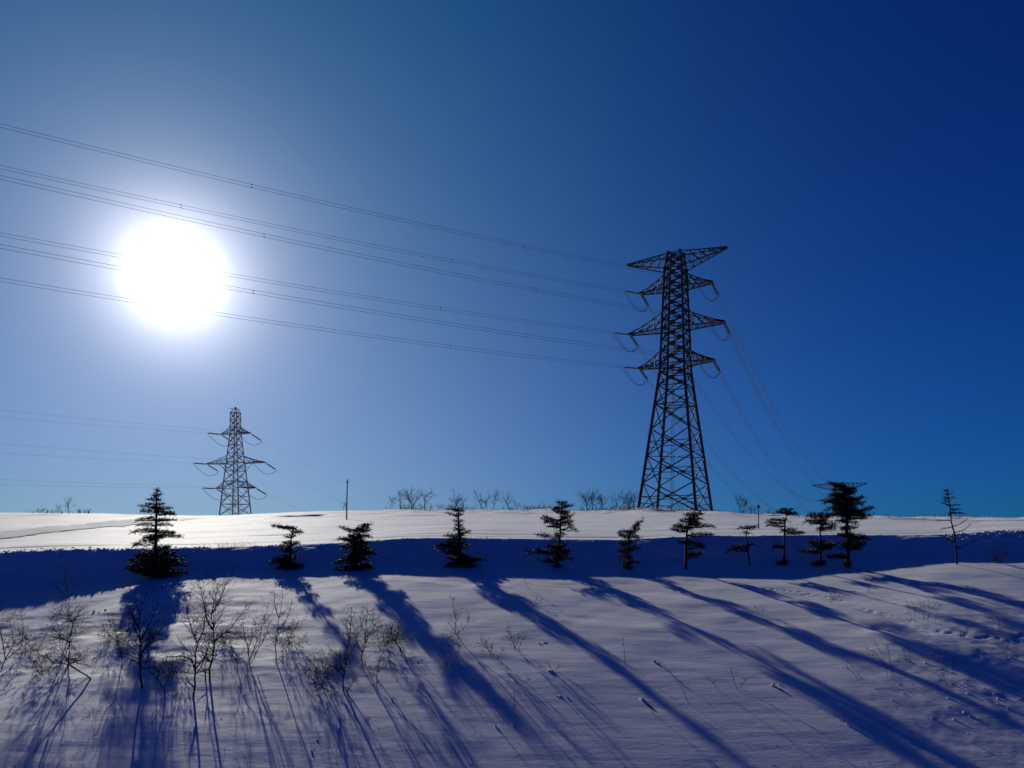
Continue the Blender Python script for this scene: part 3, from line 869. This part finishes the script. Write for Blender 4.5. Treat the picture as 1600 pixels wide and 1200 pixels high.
def shrub(label, stems, seed, r=0.02, twig=1.0, level=2, d_add=0.0, name="bare_shrub", cat="shrub", group="bare shrubs on the near slope", up=.12, rmin=.0038, base=None):
    """stems: photo polylines from the snow upwards, the first one starting at the root"""
    rng = random.Random(seed)
    b = base or stems[0][0]
    g = ground_at(*b)
    d = g.y; k = d / F
    root = empty(name, g, label, cat, group)
    ms, mt = MB(), MB()
    if level == 1 or twig == 1.5 or seed in (103, 106, 110, 113, 115, 116, 117, 118, 119): mt = ms
    for si, st in enumerate(stems):
        dd = rng.uniform(-.5, .5)
        pts = []
        for i, (x, y) in enumerate(st):
            f = i / (len(st) - 1)
            own = (ground_at(x, y).y - d) if (i == 0 and abs(y - b[1]) > 4 and abs(x - b[0]) > 12) else 0.0
            pts.append(at(x, y, d + dd * f + own) - g)
        if si == 0 or abs(st[0][1] - b[1]) < 5: pts[0] = pts[0] + Vector((0, 0, -.12))
        # resample with a natural wobble
        fine = []
        for a, c in zip(pts, pts[1:]):
            m = max(2, int((c - a).length / .12))
            for i in range(m):
                fine.append(a.lerp(c, i / m) + (Vector((rng.gauss(0, .009), rng.gauss(0, .009), rng.gauss(0, .006))) if i else Vector()))
        fine.append(pts[-1])
        n = len(fine)
        rr = .82 * r * (1.0 if si == 0 else .72)
        rad = [max(rmin, rr * (1 - .8 * (i / (n - 1)) ** .9)) for i in range(n)]
        ms.tube(fine, rad, 6)
        L = sum((b_ - a_).length for a_, b_ in zip(fine, fine[1:]))
        cnt = int((7 + L * 13) * twig * rng.uniform(.8, 1.1))
        for i in range(cnt):
            t = rng.uniform(.22, 1.0)
            j = min(n - 2, int(t * (n - 1)))
            base_d = (fine[j + 1] - fine[j]).normalized()
            sv = Vector((rng.gauss(0, 1), rng.gauss(0, .8), rng.gauss(0.2, .5)))
            sv = (sv - base_d * sv.dot(base_d)).normalized()
            nd = base_d * rng.uniform(.2, 1.0) + sv * rng.uniform(.5, 1.1)
            grow(mt, fine[j], nd, min(.55, L * rng.uniform(.08, .36)) * (1.1 - .45 * t), max(rmin * .9, rad[j] * .5), level - 1, rng, up)
    ms.build("stem", M_TWIG, root, smooth=True)
    if mt is not ms and mt.v: mt.build("twigs", M_TWIG, root)
    return root

shrub("tangled bare shrub cut by the left edge of the photo", [[(-2, 1048), (8, 1030), (4, 1000), (-6, 950)], [(8, 1030), (22, 1005), (14, 965)], [(8, 1032), (34, 1010), (36, 985), (32, 955)], [(2, 1036), (-20, 1010), (-40, 965)]], 101, .022, 1.2)
shrub("leaning bare shrub with a long low stem, left of the big spruce's shadow", [[(152, 1061), (135, 1055), (118, 1045), (107, 1038), (109, 1005), (114, 975), (122, 958)], [(107, 1038), (97, 1020), (93, 1000), (80, 985)], [(109, 1005), (92, 993), (76, 983)],
       [(107, 1038), (85, 1035), (70, 1025), (55, 1022)], [(114, 975), (106, 962), (103, 945)], [(107, 1038), (130, 1030), (138, 1012)]], 102, .026, .8)
shrub("small dark shrub at the shadow edge above the leaning shrub", [[(109, 934), (104, 920), (101, 900), (103, 880)], [(107, 930), (90, 918), (82, 905)], [(107, 930), (122, 916), (134, 908)], [(109, 934), (96, 955), (82, 963)]], 103, .018, 1.0)
shrub("upright bare tree standing in the big spruce's shadow, thick trunk with a fan of branches", [[(223, 1076), (219, 1055), (218, 1030), (221, 1005), (216, 980), (222, 945), (230, 920)], [(219, 1025), (232, 1005), (250, 985), (268, 972)], [(221, 1005), (212, 985), (208, 955)],
       [(218, 1035), (222, 1020), (240, 1000), (246, 985)], [(216, 980), (205, 962), (198, 940)], [(221, 1000), (236, 970), (248, 940)]], 104, .036, 1.1)
shrub("slanting bare stem bent over in the spruce's shadow, right of the upright tree", [[(259, 1090), (257, 1078), (245, 1060), (232, 1047), (222, 1040)], [(245, 1060), (250, 1046), (257, 1036)]], 105, .020, .6)
shrub("bare shrub left of the upright tree, spreading low twigs over the snow", [[(191, 1042), (190, 1022), (182, 1002), (170, 988), (158, 982)], [(190, 1020), (196, 1000), (198, 975)], [(184, 1005), (182, 985), (175, 965)], [(190, 1022), (206, 1005), (214, 998)]], 106, .018, 1.1)
shrub("forked bare tree with an arching left branch, just right of the spruce's shadow", [[(304, 1090), (304, 1060), (305, 1045), (305, 1020), (309, 1005), (300, 985), (292, 960), (288, 930)], [(305, 1045), (298, 1030), (282, 1025), (262, 1026), (248, 1032)],
       [(305, 1045), (318, 1030), (324, 1015), (328, 985)], [(309, 1005), (318, 985), (322, 955), (318, 925)], [(304, 1075), (294, 1065), (290, 1060)]], 107, .032, 1.1)
shrub("tallest bare tree of the left thicket, wavy dark trunk and wide fine crown", [[(328, 1062), (327, 1045), (333, 1025), (335, 1005), (333, 985), (330, 960), (337, 930), (345, 905)], [(335, 1003), (345, 993), (362, 980), (375, 962), (386, 945)], [(333, 985), (323, 968), (318, 940), (312, 912)],
       [(330, 960), (342, 940), (352, 915), (362, 900)], [(321, 1058), (320, 1040), (326, 1022)]], 108, .034, 1.2)
shrub("many-stemmed bare shrub in the middle of the left thicket, rising from a drift", [[(391, 1038), (388, 1020), (393, 1000), (394, 980), (402, 965)], [(389, 1018), (384, 1000), (380, 975), (374, 960)], [(393, 1022), (405, 1005), (408, 985), (410, 955)], [(397, 1030), (404, 1012), (418, 990), (434, 972)],
       [(391, 1030), (398, 1010), (412, 975), (420, 940)]], 109, .019, .9)
shrub("slim tall bare sapling at the right end of the left thicket", [[(432, 1037), (430, 1010), (433, 990), (436, 965), (442, 935), (440, 912)], [(434, 985), (444, 975), (452, 955), (456, 935)], [(433, 990), (450, 985), (466, 972), (477, 968)], [(436, 968), (430, 950), (428, 920)], [(442, 1038), (442, 1020), (438, 1000)]], 110, .020, .8)
shrub("low bare bush among drifts between the two thickets of the left", [[(371, 1042), (369, 1030), (358, 1018), (350, 1012)], [(370, 1030), (380, 1018), (386, 1010)], [(370, 1034), (363, 1020), (362, 1005)]], 111, .014, .8)
shrub("sprawling shrub with a stem lying out left, at the left of the central thicket", [[(521, 1088), (516, 1080), (503, 1072), (490, 1064), (478, 1054), (470, 1050)], [(503, 1072), (512, 1062), (520, 1048)], [(490, 1064), (494, 1052), (500, 1045)]], 112, .018, 1.3)
shrub("dark upright shrub in the central thicket, dense twigs low down", [[(536, 1079), (536, 1060), (540, 1040), (540, 1025), (546, 1005), (541, 980), (530, 962)], [(537, 1045), (530, 1030), (532, 1018)], [(540, 1030), (552, 1015), (558, 995)], [(536, 1055), (524, 1042), (512, 1040)], [(546, 1005), (548, 975), (550, 948)], [(536, 1079), (548, 1072), (553, 1064)]], 113, .024, 1.2)
shrub("fan-shaped bare shrub behind the central thicket, straight twigs pointing up", [[(564, 1044), (566, 1020), (570, 1005), (568, 985), (560, 960)], [(568, 1010), (576, 990), (584, 955)], [(570, 1005), (572, 980), (574, 948)], [(566, 1020), (556, 1000), (550, 970)], [(569, 1000), (582, 985), (592, 965)]], 114, .018, 1.1)
shrub("small crooked shrub at the right foot of the central thicket", [[(586, 1062), (590, 1050), (592, 1035), (596, 1028)], [(576, 1064), (560, 1064), (552, 1072)], [(590, 1050), (604, 1040), (612, 1032)], [(586, 1060), (574, 1045), (566, 1038)]], 115, .015, 1.3, base=(586, 1062))
shrub("bent bare sapling leaning left beside the third conifer's shadow", [[(640, 1038), (634, 1028), (625, 1012), (617, 1002), (611, 990), (612, 978)], [(617, 1002), (605, 995), (600, 985)], [(617, 1002), (622, 990), (622, 976)], [(640, 1038), (652, 1034), (664, 1032)]], 116, .018, 1.0)
shrub("stubby branching shrub on a drift in the third conifer's shadow", [[(722, 1000), (716, 996), (712, 990), (706, 980), (700, 970)], [(714, 990), (722, 985), (732, 972), (734, 960)], [(712, 988), (713, 970), (709, 945), (709, 932)], [(722, 1000), (708, 995), (697, 996)]], 117, .016, 1.0)
shrub("little forked shrub half buried below the stubby shrub", [[(700, 1044), (695, 1030), (692, 1012)], [(702, 1042), (714, 1030), (718, 1012), (712, 1000)], [(700, 1044), (714, 1040), (728, 1034)]], 118, .013, .8)
shrub("dried spiky shrub left of the lone vase-shaped shrub", [[(772, 1030), (765, 1018), (758, 1008), (748, 1000)], [(770, 1024), (768, 1012), (766, 1004)], [(772, 1030), (782, 1022), (790, 1014)], [(762, 1014), (752, 1006), (744, 1004)]], 119, .012, 1.2)
shrub("lone vase-shaped shrub in the open snow beside the fourth conifer's shadow", [[(805, 1017), (803, 1005), (797, 990), (792, 972)], [(805, 1012), (810, 1000), (812, 985)], [(805, 1016), (816, 1000), (824, 985)], [(803, 1005), (794, 998), (788, 992)]], 120, .013, .7)
shrub("dim twiggy bush at the foot of the bank near the right edge", [[(1560, 880), (1556, 868), (1552, 856)], [(1562, 878), (1570, 862), (1578, 855)], [(1558, 878), (1546, 866), (1542, 862)], [(1562, 876), (1565, 862), (1562, 850)]], 121, .02, 2.0)
shrub("tiny twig clump at the bottom of the photo, right of the forked tree's trunk shadow", [[(345, 1192), (342, 1180), (336, 1170)], [(346, 1190), (352, 1178), (350, 1168)], [(350, 1196), (366, 1186), (372, 1178)]], 122, .007, .6, level=1, rmin=.003)
shrub("tiny twig clump at the bottom of the photo, right of the other tiny clump", [[(388, 1196), (384, 1184), (376, 1174)], [(389, 1194), (392, 1180), (390, 1168)], [(384, 1197), (370, 1188), (362, 1184)]], 123, .007, .6, level=1, rmin=.003)
shrub("small forked twig in front of the leaning shrub's shadow", [[(147, 1122), (140, 1114), (130, 1102)], [(147, 1122), (145, 1110), (142, 1104)], [(147, 1122), (152, 1114), (158, 1116)]], 124, .009, .6, level=1, rmin=.003)
shrub("small upright twig cluster above the dark patch of the spruce's shadow", [[(167, 1095), (164, 1082), (158, 1072)], [(167, 1095), (170, 1082), (166, 1068)]], 125, .009, .8, level=1, rmin=.003)

for lab, sh in (("low tangle of twigs near the left edge, right of the cut shrub", (38, 1022)), ("thin scraggly twig tangle at the shaded edge left of the spruce's shadow", (178, 1002)),
                ("fine dense twig tangle behind the tallest bare tree", (352, 1004)), ("low twig tangle beside the slim tall sapling", (452, 1012)),
                ("spreading twig tangle left of the central thicket's dark shrub", (502, 1052)), ("wispy twig tangle right of the fan-shaped shrub", (602, 1012)),
                ("twig tangle under the arching branch of the forked tree", (272, 1058)), ("low twig tangle between leaning shrub and left edge", (66, 1050))):
    r_ = random.Random(sh[0])
    x0, y0 = sh
    shrub(lab, [[(x0, y0)] + [(x0 + dx * f + r_.uniform(-2, 2), y0 - h * f) for f in (.5, 1.0)] for dx, h in ((-22, 26), (-9, 40), (4, 30), (14, 42), (28, 24), (-32, 12), (30, 10))],
          300 + x0, r=.009, twig=1.5, rmin=.0032, up=.05)

# dry weeds
def weed(label, stalks, seed, r=.006, tufts=True):
    rng = random.Random(seed)
    b = stalks[0][0]; g = ground_at(*b); d = g.y
    root = empty("dry_weed", g, label, "weed", "dry weeds in the snow")
    ms, mt = MB(), MB()
    for st in stalks:
        own = ground_at(*st[0]).y
        pts = [at(x, y, own + (rng.uniform(-.06, .06) if i else 0)) - g for i, (x, y) in enumerate(st)]
        pts[0].z -= .05
        fine = []
        for a, c in zip(pts, pts[1:]):
            for i in range(4): fine.append(a.lerp(c, i / 4) + Vector((rng.gauss(0, .004), rng.gauss(0, .004), 0)))
        fine.append(pts[-1]); n = len(fine)
        ms.tube(fine, [r * (1 - .55 * i / (n - 1)) for i in range(n)], 4)
        if tufts:
            for i in range(7):
                t = rng.uniform(.35, 1); j = min(n - 2, int(t * (n - 1)))
                e = fine[j] + Vector((rng.gauss(0, .05), rng.gauss(0, .05), rng.uniform(0, .06)))
                mt.tube([fine[j], e], [r * .55, r * .4], 3)
                for q in range(3):
                    mt.sprig(e, Vector((rng.gauss(0, 1), rng.gauss(0, 1), rng.gauss(.2, .7))), rng.uniform(.015, .035), .012, Vector((0, rng.gauss(0, 1), 1)))
    ms.build("stalk", M_STRAW, root)
    if mt.v: mt.build("seed_heads", M_STRAW, root)
weed("straight thin weed stalk standing alone below the fifth conifer's shadow", [[(978, 1038), (975, 1015), (973, 995)]], 1)
weed("long arching weed bowed left across the open snow", [[(1078, 1100), (1068, 1080), (1055, 1060), (1040, 1042), (1024, 1032)], [(1040, 1042), (1030, 1038), (1022, 1034)]], 2)
weed("short weed tilted left, nearer the arching weed of the open snow", [[(1126, 1079), (1112, 1065), (1100, 1053)]], 3)
weed("thin V-shaped weed right of the tilted weed", [[(1153, 1078), (1146, 1062), (1140, 1042)], [(1153, 1076), (1162, 1066), (1168, 1060)]], 4)
weed("stub of weed poking from a snow clod below the arching weed", [[(1022, 1115), (1015, 1103), (1006, 1092)]], 5)
weed("tall pair of leaning weeds with drooping seed heads, left of the rough snow patch", [[(1388, 1058), (1383, 1038), (1375, 1015), (1366, 1000)], [(1395, 1055), (1391, 1035), (1387, 1012), (1379, 1004)], [(1383, 1040), (1372, 1028), (1362, 1022)], [(1383, 1036), (1368, 1020), (1352, 1012)]], 6)
weed("slanted weed with parallel stems left of the leaning pair", [[(1345, 1062), (1330, 1048), (1318, 1036)], [(1348, 1060), (1336, 1046), (1322, 1032)]], 7)
weed("small upright weed with a bent tip right of the leaning pair", [[(1424, 1036), (1420, 1020), (1417, 1006)], [(1422, 1034), (1416, 1028), (1410, 1016)]], 8)
weed("clump of tall grass stalks beyond the long shadows at the right", [[(1426, 970), (1420, 952), (1414, 934)], [(1428, 971), (1430, 950), (1424, 938)], [(1445, 968), (1440, 950), (1436, 934)], [(1450, 972), (1451, 950), (1450, 928)], [(1447, 970), (1456, 952), (1466, 938)], [(1460, 974), (1464, 955), (1470, 942)], [(1442, 970), (1445, 952), (1442, 940)]], 9, .0055)
weed("bushy weed between the shadows left of the tall grass clump", [[(1298, 942), (1304, 930), (1308, 920)], [(1299, 942), (1297, 930), (1302, 922)], [(1302, 940), (1312, 930), (1314, 924)]], 10, .0055)
weed("dark upright weed with knotted head at the tip of the big shadows", [[(1357, 926), (1356, 914), (1352, 904)], [(1358, 926), (1360, 914), (1357, 902)]], 11, .007)
weed("short dark stub standing by the upper right shadow", [[(1513, 921), (1512, 914)]], 12, .012, False)
weed("weed leaning back near the right edge, beside the animal tracks", [[(1566, 988), (1558, 975), (1546, 964)], [(1560, 985), (1562, 972), (1556, 962)]], 13)
weed("short grass tuft at the right edge below the leaning weed", [[(1570, 1025), (1568, 1010), (1565, 1000)], [(1574, 1026), (1572, 1012), (1575, 1004)]], 14)
weed("small forked weed in the middle of the rough snow patch", [[(1484, 1080), (1478, 1066), (1472, 1050)], [(1484, 1078), (1490, 1070), (1492, 1066)]], 15)
weed("dark stub standing in the long shadow above the rough snow patch", [[(1489, 1041), (1490, 1030), (1488, 1024)], [(1489, 1040), (1494, 1034), (1494, 1028)]], 16, .010, False)
weed("twiggy weed at the left end of the rough snow patch", [[(1462, 1034), (1458, 1026), (1464, 1020)], [(1463, 1034), (1470, 1022), (1468, 1014)]], 17)
weed("tall thin stalk standing below the lone vase-shaped shrub", [[(804, 1116), (804, 1096), (803, 1074)]], 18)
weed("tilted weed with snow clod among the lower thin shadows", [[(868, 1050), (860, 1042), (852, 1032)], [(864, 1048), (872, 1042), (880, 1040)]], 19)
weed("little weed at the upper edge of the sunlit slope beside the fourth conifer's shadow", [[(836, 946), (838, 938), (840, 932)], [(836, 946), (844, 940), (848, 934)]], 20)
weed("crooked thin weed just below the bank's shadow, right of the fourth conifer's shadow", [[(827, 920), (822, 912), (818, 904)]], 21)
weed("small dry tuft right of the fifth conifer's first shadow", [[(1186, 960), (1184, 952), (1180, 948)], [(1187, 960), (1192, 954), (1194, 950)]], 22)
weed("frail weed tuft on the right, between the lower two long shadows", [[(1505, 1000), (1508, 990), (1514, 980)], [(1503, 1000), (1500, 990), (1502, 984)]], 23)

# bare trees on the crest
def crest_tree(label, px, h_px, seed, w=1.0, lean=0.0, d=None, stems=1, kind="bare_tree", level=3, row=None, group="bare trees on the skyline"):
    rng = random.Random(seed)
    d = d or 146.0
    x = (px - CX) / F * d
    z = ground_xy(x, d)
    if row: z = (HY - row) / F * d
    g = Vector((x, d, z)); H = 1.22 * h_px * d / F
    root = empty(kind, g, label, "tree" if kind == "bare_tree" else "bush", group)
    mt, mc = MB(), MB()
    for s in range(stems):
        off = Vector((rng.uniform(-.4, .4) * (stems > 1), rng.uniform(-.3, .3), -.3))
        ln = lean + (rng.uniform(-.4, .4) if stems > 1 else rng.uniform(-.08, .08))
        pts = [off]
        n = 5; hh = H * rng.uniform(.5, .66)
        for i in range(1, n + 1):
            pts.append(off + Vector((ln * hh * i / n + rng.gauss(0, .05) * H * .25, rng.gauss(0, .06), hh * i / n + .3)))
        r = 0.012 * H + .010
        mt.tube(pts, [r * (1 - .5 * i / n) for i in range(n + 1)], 5)
        k = 9 if level > 2 else 7
        for i in range(k):
            t = .35 + .65 * i / (k - 1)
            j = min(n - 1, int(t * n)); q = pts[j].lerp(pts[j + 1], t * n - j) if t < 1 else pts[-1]
            an = rng.uniform(0, 2 * math.pi)
            dv = Vector((math.cos(an) * w, math.sin(an) * w, rng.uniform(.3, 1.0)))
            grow(mc, q, dv, H * rng.uniform(.24, .38), r * .55, level - 1, rng, .3, .85)
    mt.build("trunk", M_TWIG, root); mc.build("crown", M_TWIG, root)

crest_tree("round bare bush on the skyline at the far left, darkest of its row", 64, 9, 201, 1.3, stems=4, kind="bare_bush", level=2)
crest_tree("low bare tree left of the tallest tree of the far left group", 90, 14, 202)
crest_tree("tallest bare tree of the far left group, domed crown", 106, 24, 203, 1.1)
crest_tree("small bare bush right of the far left group's tallest tree", 123, 9, 204, 1.2, stems=3, kind="bare_bush", level=2)
crest_tree("outermost right little bush of the far left skyline group", 138, 8, 205, 1.2, stems=3, kind="bare_bush", level=2)
crest_tree("small shrub just behind the thin wooden pole on the skyline", 540, 14, 206, .8, stems=2, kind="bare_bush", level=2)
crest_tree("leftmost of the four rounded bare trees left of the slim antler-topped conifer", 612, 22, 207)
crest_tree("second from left of the four rounded bare trees on the skyline", 626, 26, 208)
crest_tree("many-stemmed third of the four rounded bare trees on the skyline", 644, 28, 209, .8, stems=3)
crest_tree("single-trunked bare tree with oval crown, right end of the four rounded trees", 663, 31, 210, .85)
crest_tree("low scrub left of the antler-topped conifer's tip on the skyline", 688, 10, 211, 1.2, stems=3, kind="bare_bush", level=2)
crest_tree("hazy bare tree rising behind the antler-topped conifer", 711, 26, 212, .9, stems=2)
crest_tree("second hazy bare tree right behind the antler-topped conifer", 725, 22, 213, .9)
crest_tree("dark crooked bare tree, left end of the five spindly trees", 753, 28, 214, .9, -.25)
crest_tree("thin second of the five spindly bare trees", 761, 24, 215, .7)
crest_tree("upright tallest middle tree of the five spindly bare trees", 772, 29, 216, .7)
crest_tree("left-leaning fourth of the five spindly bare trees", 798, 27, 217, .9, -.45)
crest_tree("shortest fifth of the spindly bare trees, leaning left", 809, 15, 218, .9, -.4)
for i, px in enumerate((824, 831, 838, 845, 852)):
    crest_tree(("leftmost", "second", "middle", "fourth", "rightmost")[i] + " low stub bush of the hedge-like row left of the open-crowned conifer's top", px, 6.5, 220 + i, 1.0, stems=3, kind="bare_bush", level=2)
crest_tree("bare tree peeping behind the top of the open-crowned conifer", 873, 18, 226, 1.0)
crest_tree("wide V-shaped bare tree between the open-crowned conifer and tall pylon", 917, 30, 227, .8, stems=3)
crest_tree("slim tall bare tree beside the V-shaped tree", 927, 33, 228, .7)
crest_tree("spreading small bare tree in the gap right of the slim tall tree", 940, 24, 229, .9, stems=2)
crest_tree("scrubby bare tree just left of the tall pylon's foot", 966, 26, 230, .9, .2, stems=2)
crest_tree("dense bare bush touching the tall pylon's left foot", 984, 24, 231, 1.0, .2, stems=4)
crest_tree("low bush inside the tall pylon's feet, left one", 1022, 12, 232, 1.1, stems=3, kind="bare_bush", level=2)
crest_tree("low bush inside the tall pylon's feet, middle one", 1058, 12, 233, 1.1, stems=3, kind="bare_bush", level=2)
crest_tree("low bush inside the tall pylon's feet, right one", 1088, 11, 234, 1.1, stems=3, kind="bare_bush", level=2)
crest_tree("thin bare sapling right of the tall pylon", 1160, 27, 235, .5, .05, stems=2)
crest_tree("bushy bare shrub between the thin sapling and marker post", 1178, 14, 236, 1.0, -.2, stems=3, kind="bare_bush", level=2)
crest_tree("tiny bare shrub right of the marker post", 1200, 9, 237, .9, stems=2, kind="bare_bush", level=2)
crest_tree("tiny bare bush on the skyline right of the tallest conifer", 1362, 10, 238, 1.0, stems=2, kind="bare_bush", level=2)

# grass tips sticking out of the crest snow
def crest_grass():
    rng = random.Random(77); m = MB()
    for i in range(900):
        px = rng.choice((rng.uniform(690, 1010), rng.uniform(1290, 1590), rng.uniform(950, 1130)))
        d = rng.uniform(118, 149); x = (px - CX) / F * d; z = ground_xy(x, d)
        h = rng.uniform(.15, .5)
        m.tube([(x, d, z - .05), (x + rng.gauss(0, .12), d + rng.gauss(0, .1), z + h)], [.02, .01], 3)
    tag(m.build("dry_grass", M_TWIG), "dry grass tips poking through snow along the crest", "grass", kind="stuff")
crest_grass()
def lip_grass():
    rng = random.Random(79); m = MB()
    for i in range(210):
        px = rng.choice((rng.uniform(300, 400), rng.gauss(350, 18), rng.uniform(-20, 1600), rng.uniform(850, 1330)))
        d = rng.uniform(32.7, 33.4); x = (px - CX) / F * d; z = ground_xy(x, d)
        h = rng.uniform(.06, .16) * (1.7 if 300 < px < 400 else 1)
        a = Vector((x, d, z - .03)); b = a + Vector((rng.gauss(0, .03), rng.gauss(0, .03), h * .6)); c = a + Vector((rng.gauss(0, .09), rng.gauss(0, .06), h))
        m.tube([a, b, c], [.004, .003, .002], 3)
    tag(m.build("lip_grass", M_STRAW), "thin dry grass stalks along the lip of the shaded bank", "grass", kind="stuff")
lip_grass()
def crest_brush():
    rng = random.Random(78); m = MB()
    def clump(px, h, n, d=None):
        d = d or rng.uniform(141, 149); x = (px - CX) / F * d; z = ground_xy(x, d)
        for k in range(n):
            b = Vector((x + rng.gauss(0, .35), d + rng.gauss(0, .3), z - .1))
            grow(m, b, Vector((rng.gauss(0, .45), rng.gauss(0, .3), 1)), h * rng.uniform(.6, 1.1), .028, 1, rng, .3, .8, 3)
    for i in range(150):
        px = rng.choice((rng.uniform(604, 670), rng.uniform(680, 815), rng.uniform(700, 740), rng.uniform(815, 880), rng.uniform(905, 1005), rng.uniform(945, 1000)))
        clump(px, rng.uniform(.35, 1.3), 3)
    for i in range(26): clump(rng.uniform(45, 145), rng.uniform(.3, .8), 3)
    for i in range(20): clump(rng.uniform(1010, 1110), rng.uniform(.3, .9), 2)
    for i in range(16): clump(rng.uniform(1150, 1215), rng.uniform(.3, 1.0), 2)
    for i in range(22): clump(rng.uniform(1290, 1500), rng.uniform(.2, .6), 2)
    tag(m.build("low_brush", M_TWIG), "low tangled brush fringing the crest below the bare trees", "brush", kind="stuff")
crest_brush()

# ------------------------------------------------------------------ pole and marker post
g = ground_at(541.5, 812)
p = empty("wooden_pole", g, "thin tall pole standing in the snow field between the two pylons", "pole")
H = (812 - 749) / F * g.y
m = MB(); m.tube([(0, 0, -.4), (0.03, 0, H * .5), (0.08, 0, H)], [.065, .055, .045], 8); m.build("pole_shaft", M_POLE, p, smooth=True)
m = MB(); m.box((0.075, 0, H * .93), (.12, 0, 0), (0, .05, 0), (0, 0, .05)); m.build("top_bracket", M_STEEL_FAR, p)
g = ground_at(1185.5, 826)
p = empty("marker_post", g, "slender snow marker post with small paddle head, right of the tall pylon", "marker post")
H = (826 - 789) / F * g.y
m = MB(); m.tube([(0, 0, -.3), (-.01, 0, H * .86)], [.028, .022], 7); m.build("post", M_POLE, p)
m = MB(); m.tube([(-.01, 0, H * .84), (-.01, 0, H * .88), (-.01, 0, H * .97), (-.01, 0, H)], [.03, .075, .075, .03], 8); m.build("reflector_head", M_MARK, p)

# ------------------------------------------------------------------ broken snow crust and sparkle lumps
def crumbs():
    rng = random.Random(9); m = MB()
    def lump(c, r):
        c = Vector(c); n = 6; rings = []
        base = len(m.v)
        for zi, (zz, rr) in enumerate(((-.5, .8), (.15, 1.0), (.62, .6))):
            for k in range(n):
                an = 2 * math.pi * k / n + zi * .4
                q = r * rr * rng.uniform(.7, 1.2)
                m.v.append((c.x + math.cos(an) * q * 1.25, c.y + math.sin(an) * q, c.z + zz * r * rng.uniform(.8, 1.1)))
        m.v.append((c.x, c.y, c.z + r * .85))
        for zi in range(2):
            for k in range(n):
                k2 = (k + 1) % n
                m.f.append((base + zi * n + k, base + zi * n + k2, base + (zi + 1) * n + k2, base + (zi + 1) * n + k))
        for k in range(n): m.f.append((base + 2 * n + k, base + 2 * n + (k + 1) % n, base + 3 * n))
    def scatter(n, xr, dr, rr, frac=1.0):
        for i in range(n):
            px = rng.uniform(*xr); d = rng.uniform(*dr); x = (px - CX) / F * d
            lump((x, d, ground_xy(x, d) + .0), rng.uniform(*rr) * rng.random() ** .5)
    scatter(260, (-60, 330), (32.7, 33.5), (.025, .07))
    scatter(60, (-60, 330), (33.5, 34.6), (.03, .07))
    scatter(110, (330, 1480), (32.7, 33.3), (.015, .05))
    scatter(60, (395, 450), (32.3, 33.2), (.03, .08))
    scatter(90, (1470, 1650), (32.2, 33.2), (.03, .09))
    for i in range(80):
        px, py = rng.gauss(1500, 70), rng.gauss(1075, 32)
        if py < 1010: continue
        p = ground_at(px, py); lump(p, rng.uniform(.01, .03))
    for i in range(130):  # tiny lumps added to stand in for sparkle on the lower slope
        p = ground_at(rng.uniform(20, 1580), 1200 - 190 * rng.random() ** 1.6); lump(p, rng.uniform(.006, .012))
    for px, py in ((790, 1133), (492, 1160), (1210, 1070), (1008, 1092), (855, 1005), (858, 1048), (1022, 1033), (1330, 1130), (880, 1090), (150, 955), (160, 957), (172, 953), (185, 950), (195, 953)):
        p = ground_at(px, py)
        for k in range(3): lump(p + Vector((rng.gauss(0, .09), rng.gauss(0, .09), 0)), rng.uniform(.02, .045))
    tag(m.build("snow_crumbs", M_CRUMB, smooth=True), "broken snow crust crumbs along the lip and on the slope, plus tiny lumps added for sparkle", "snow crumbs", kind="stuff")
crumbs()
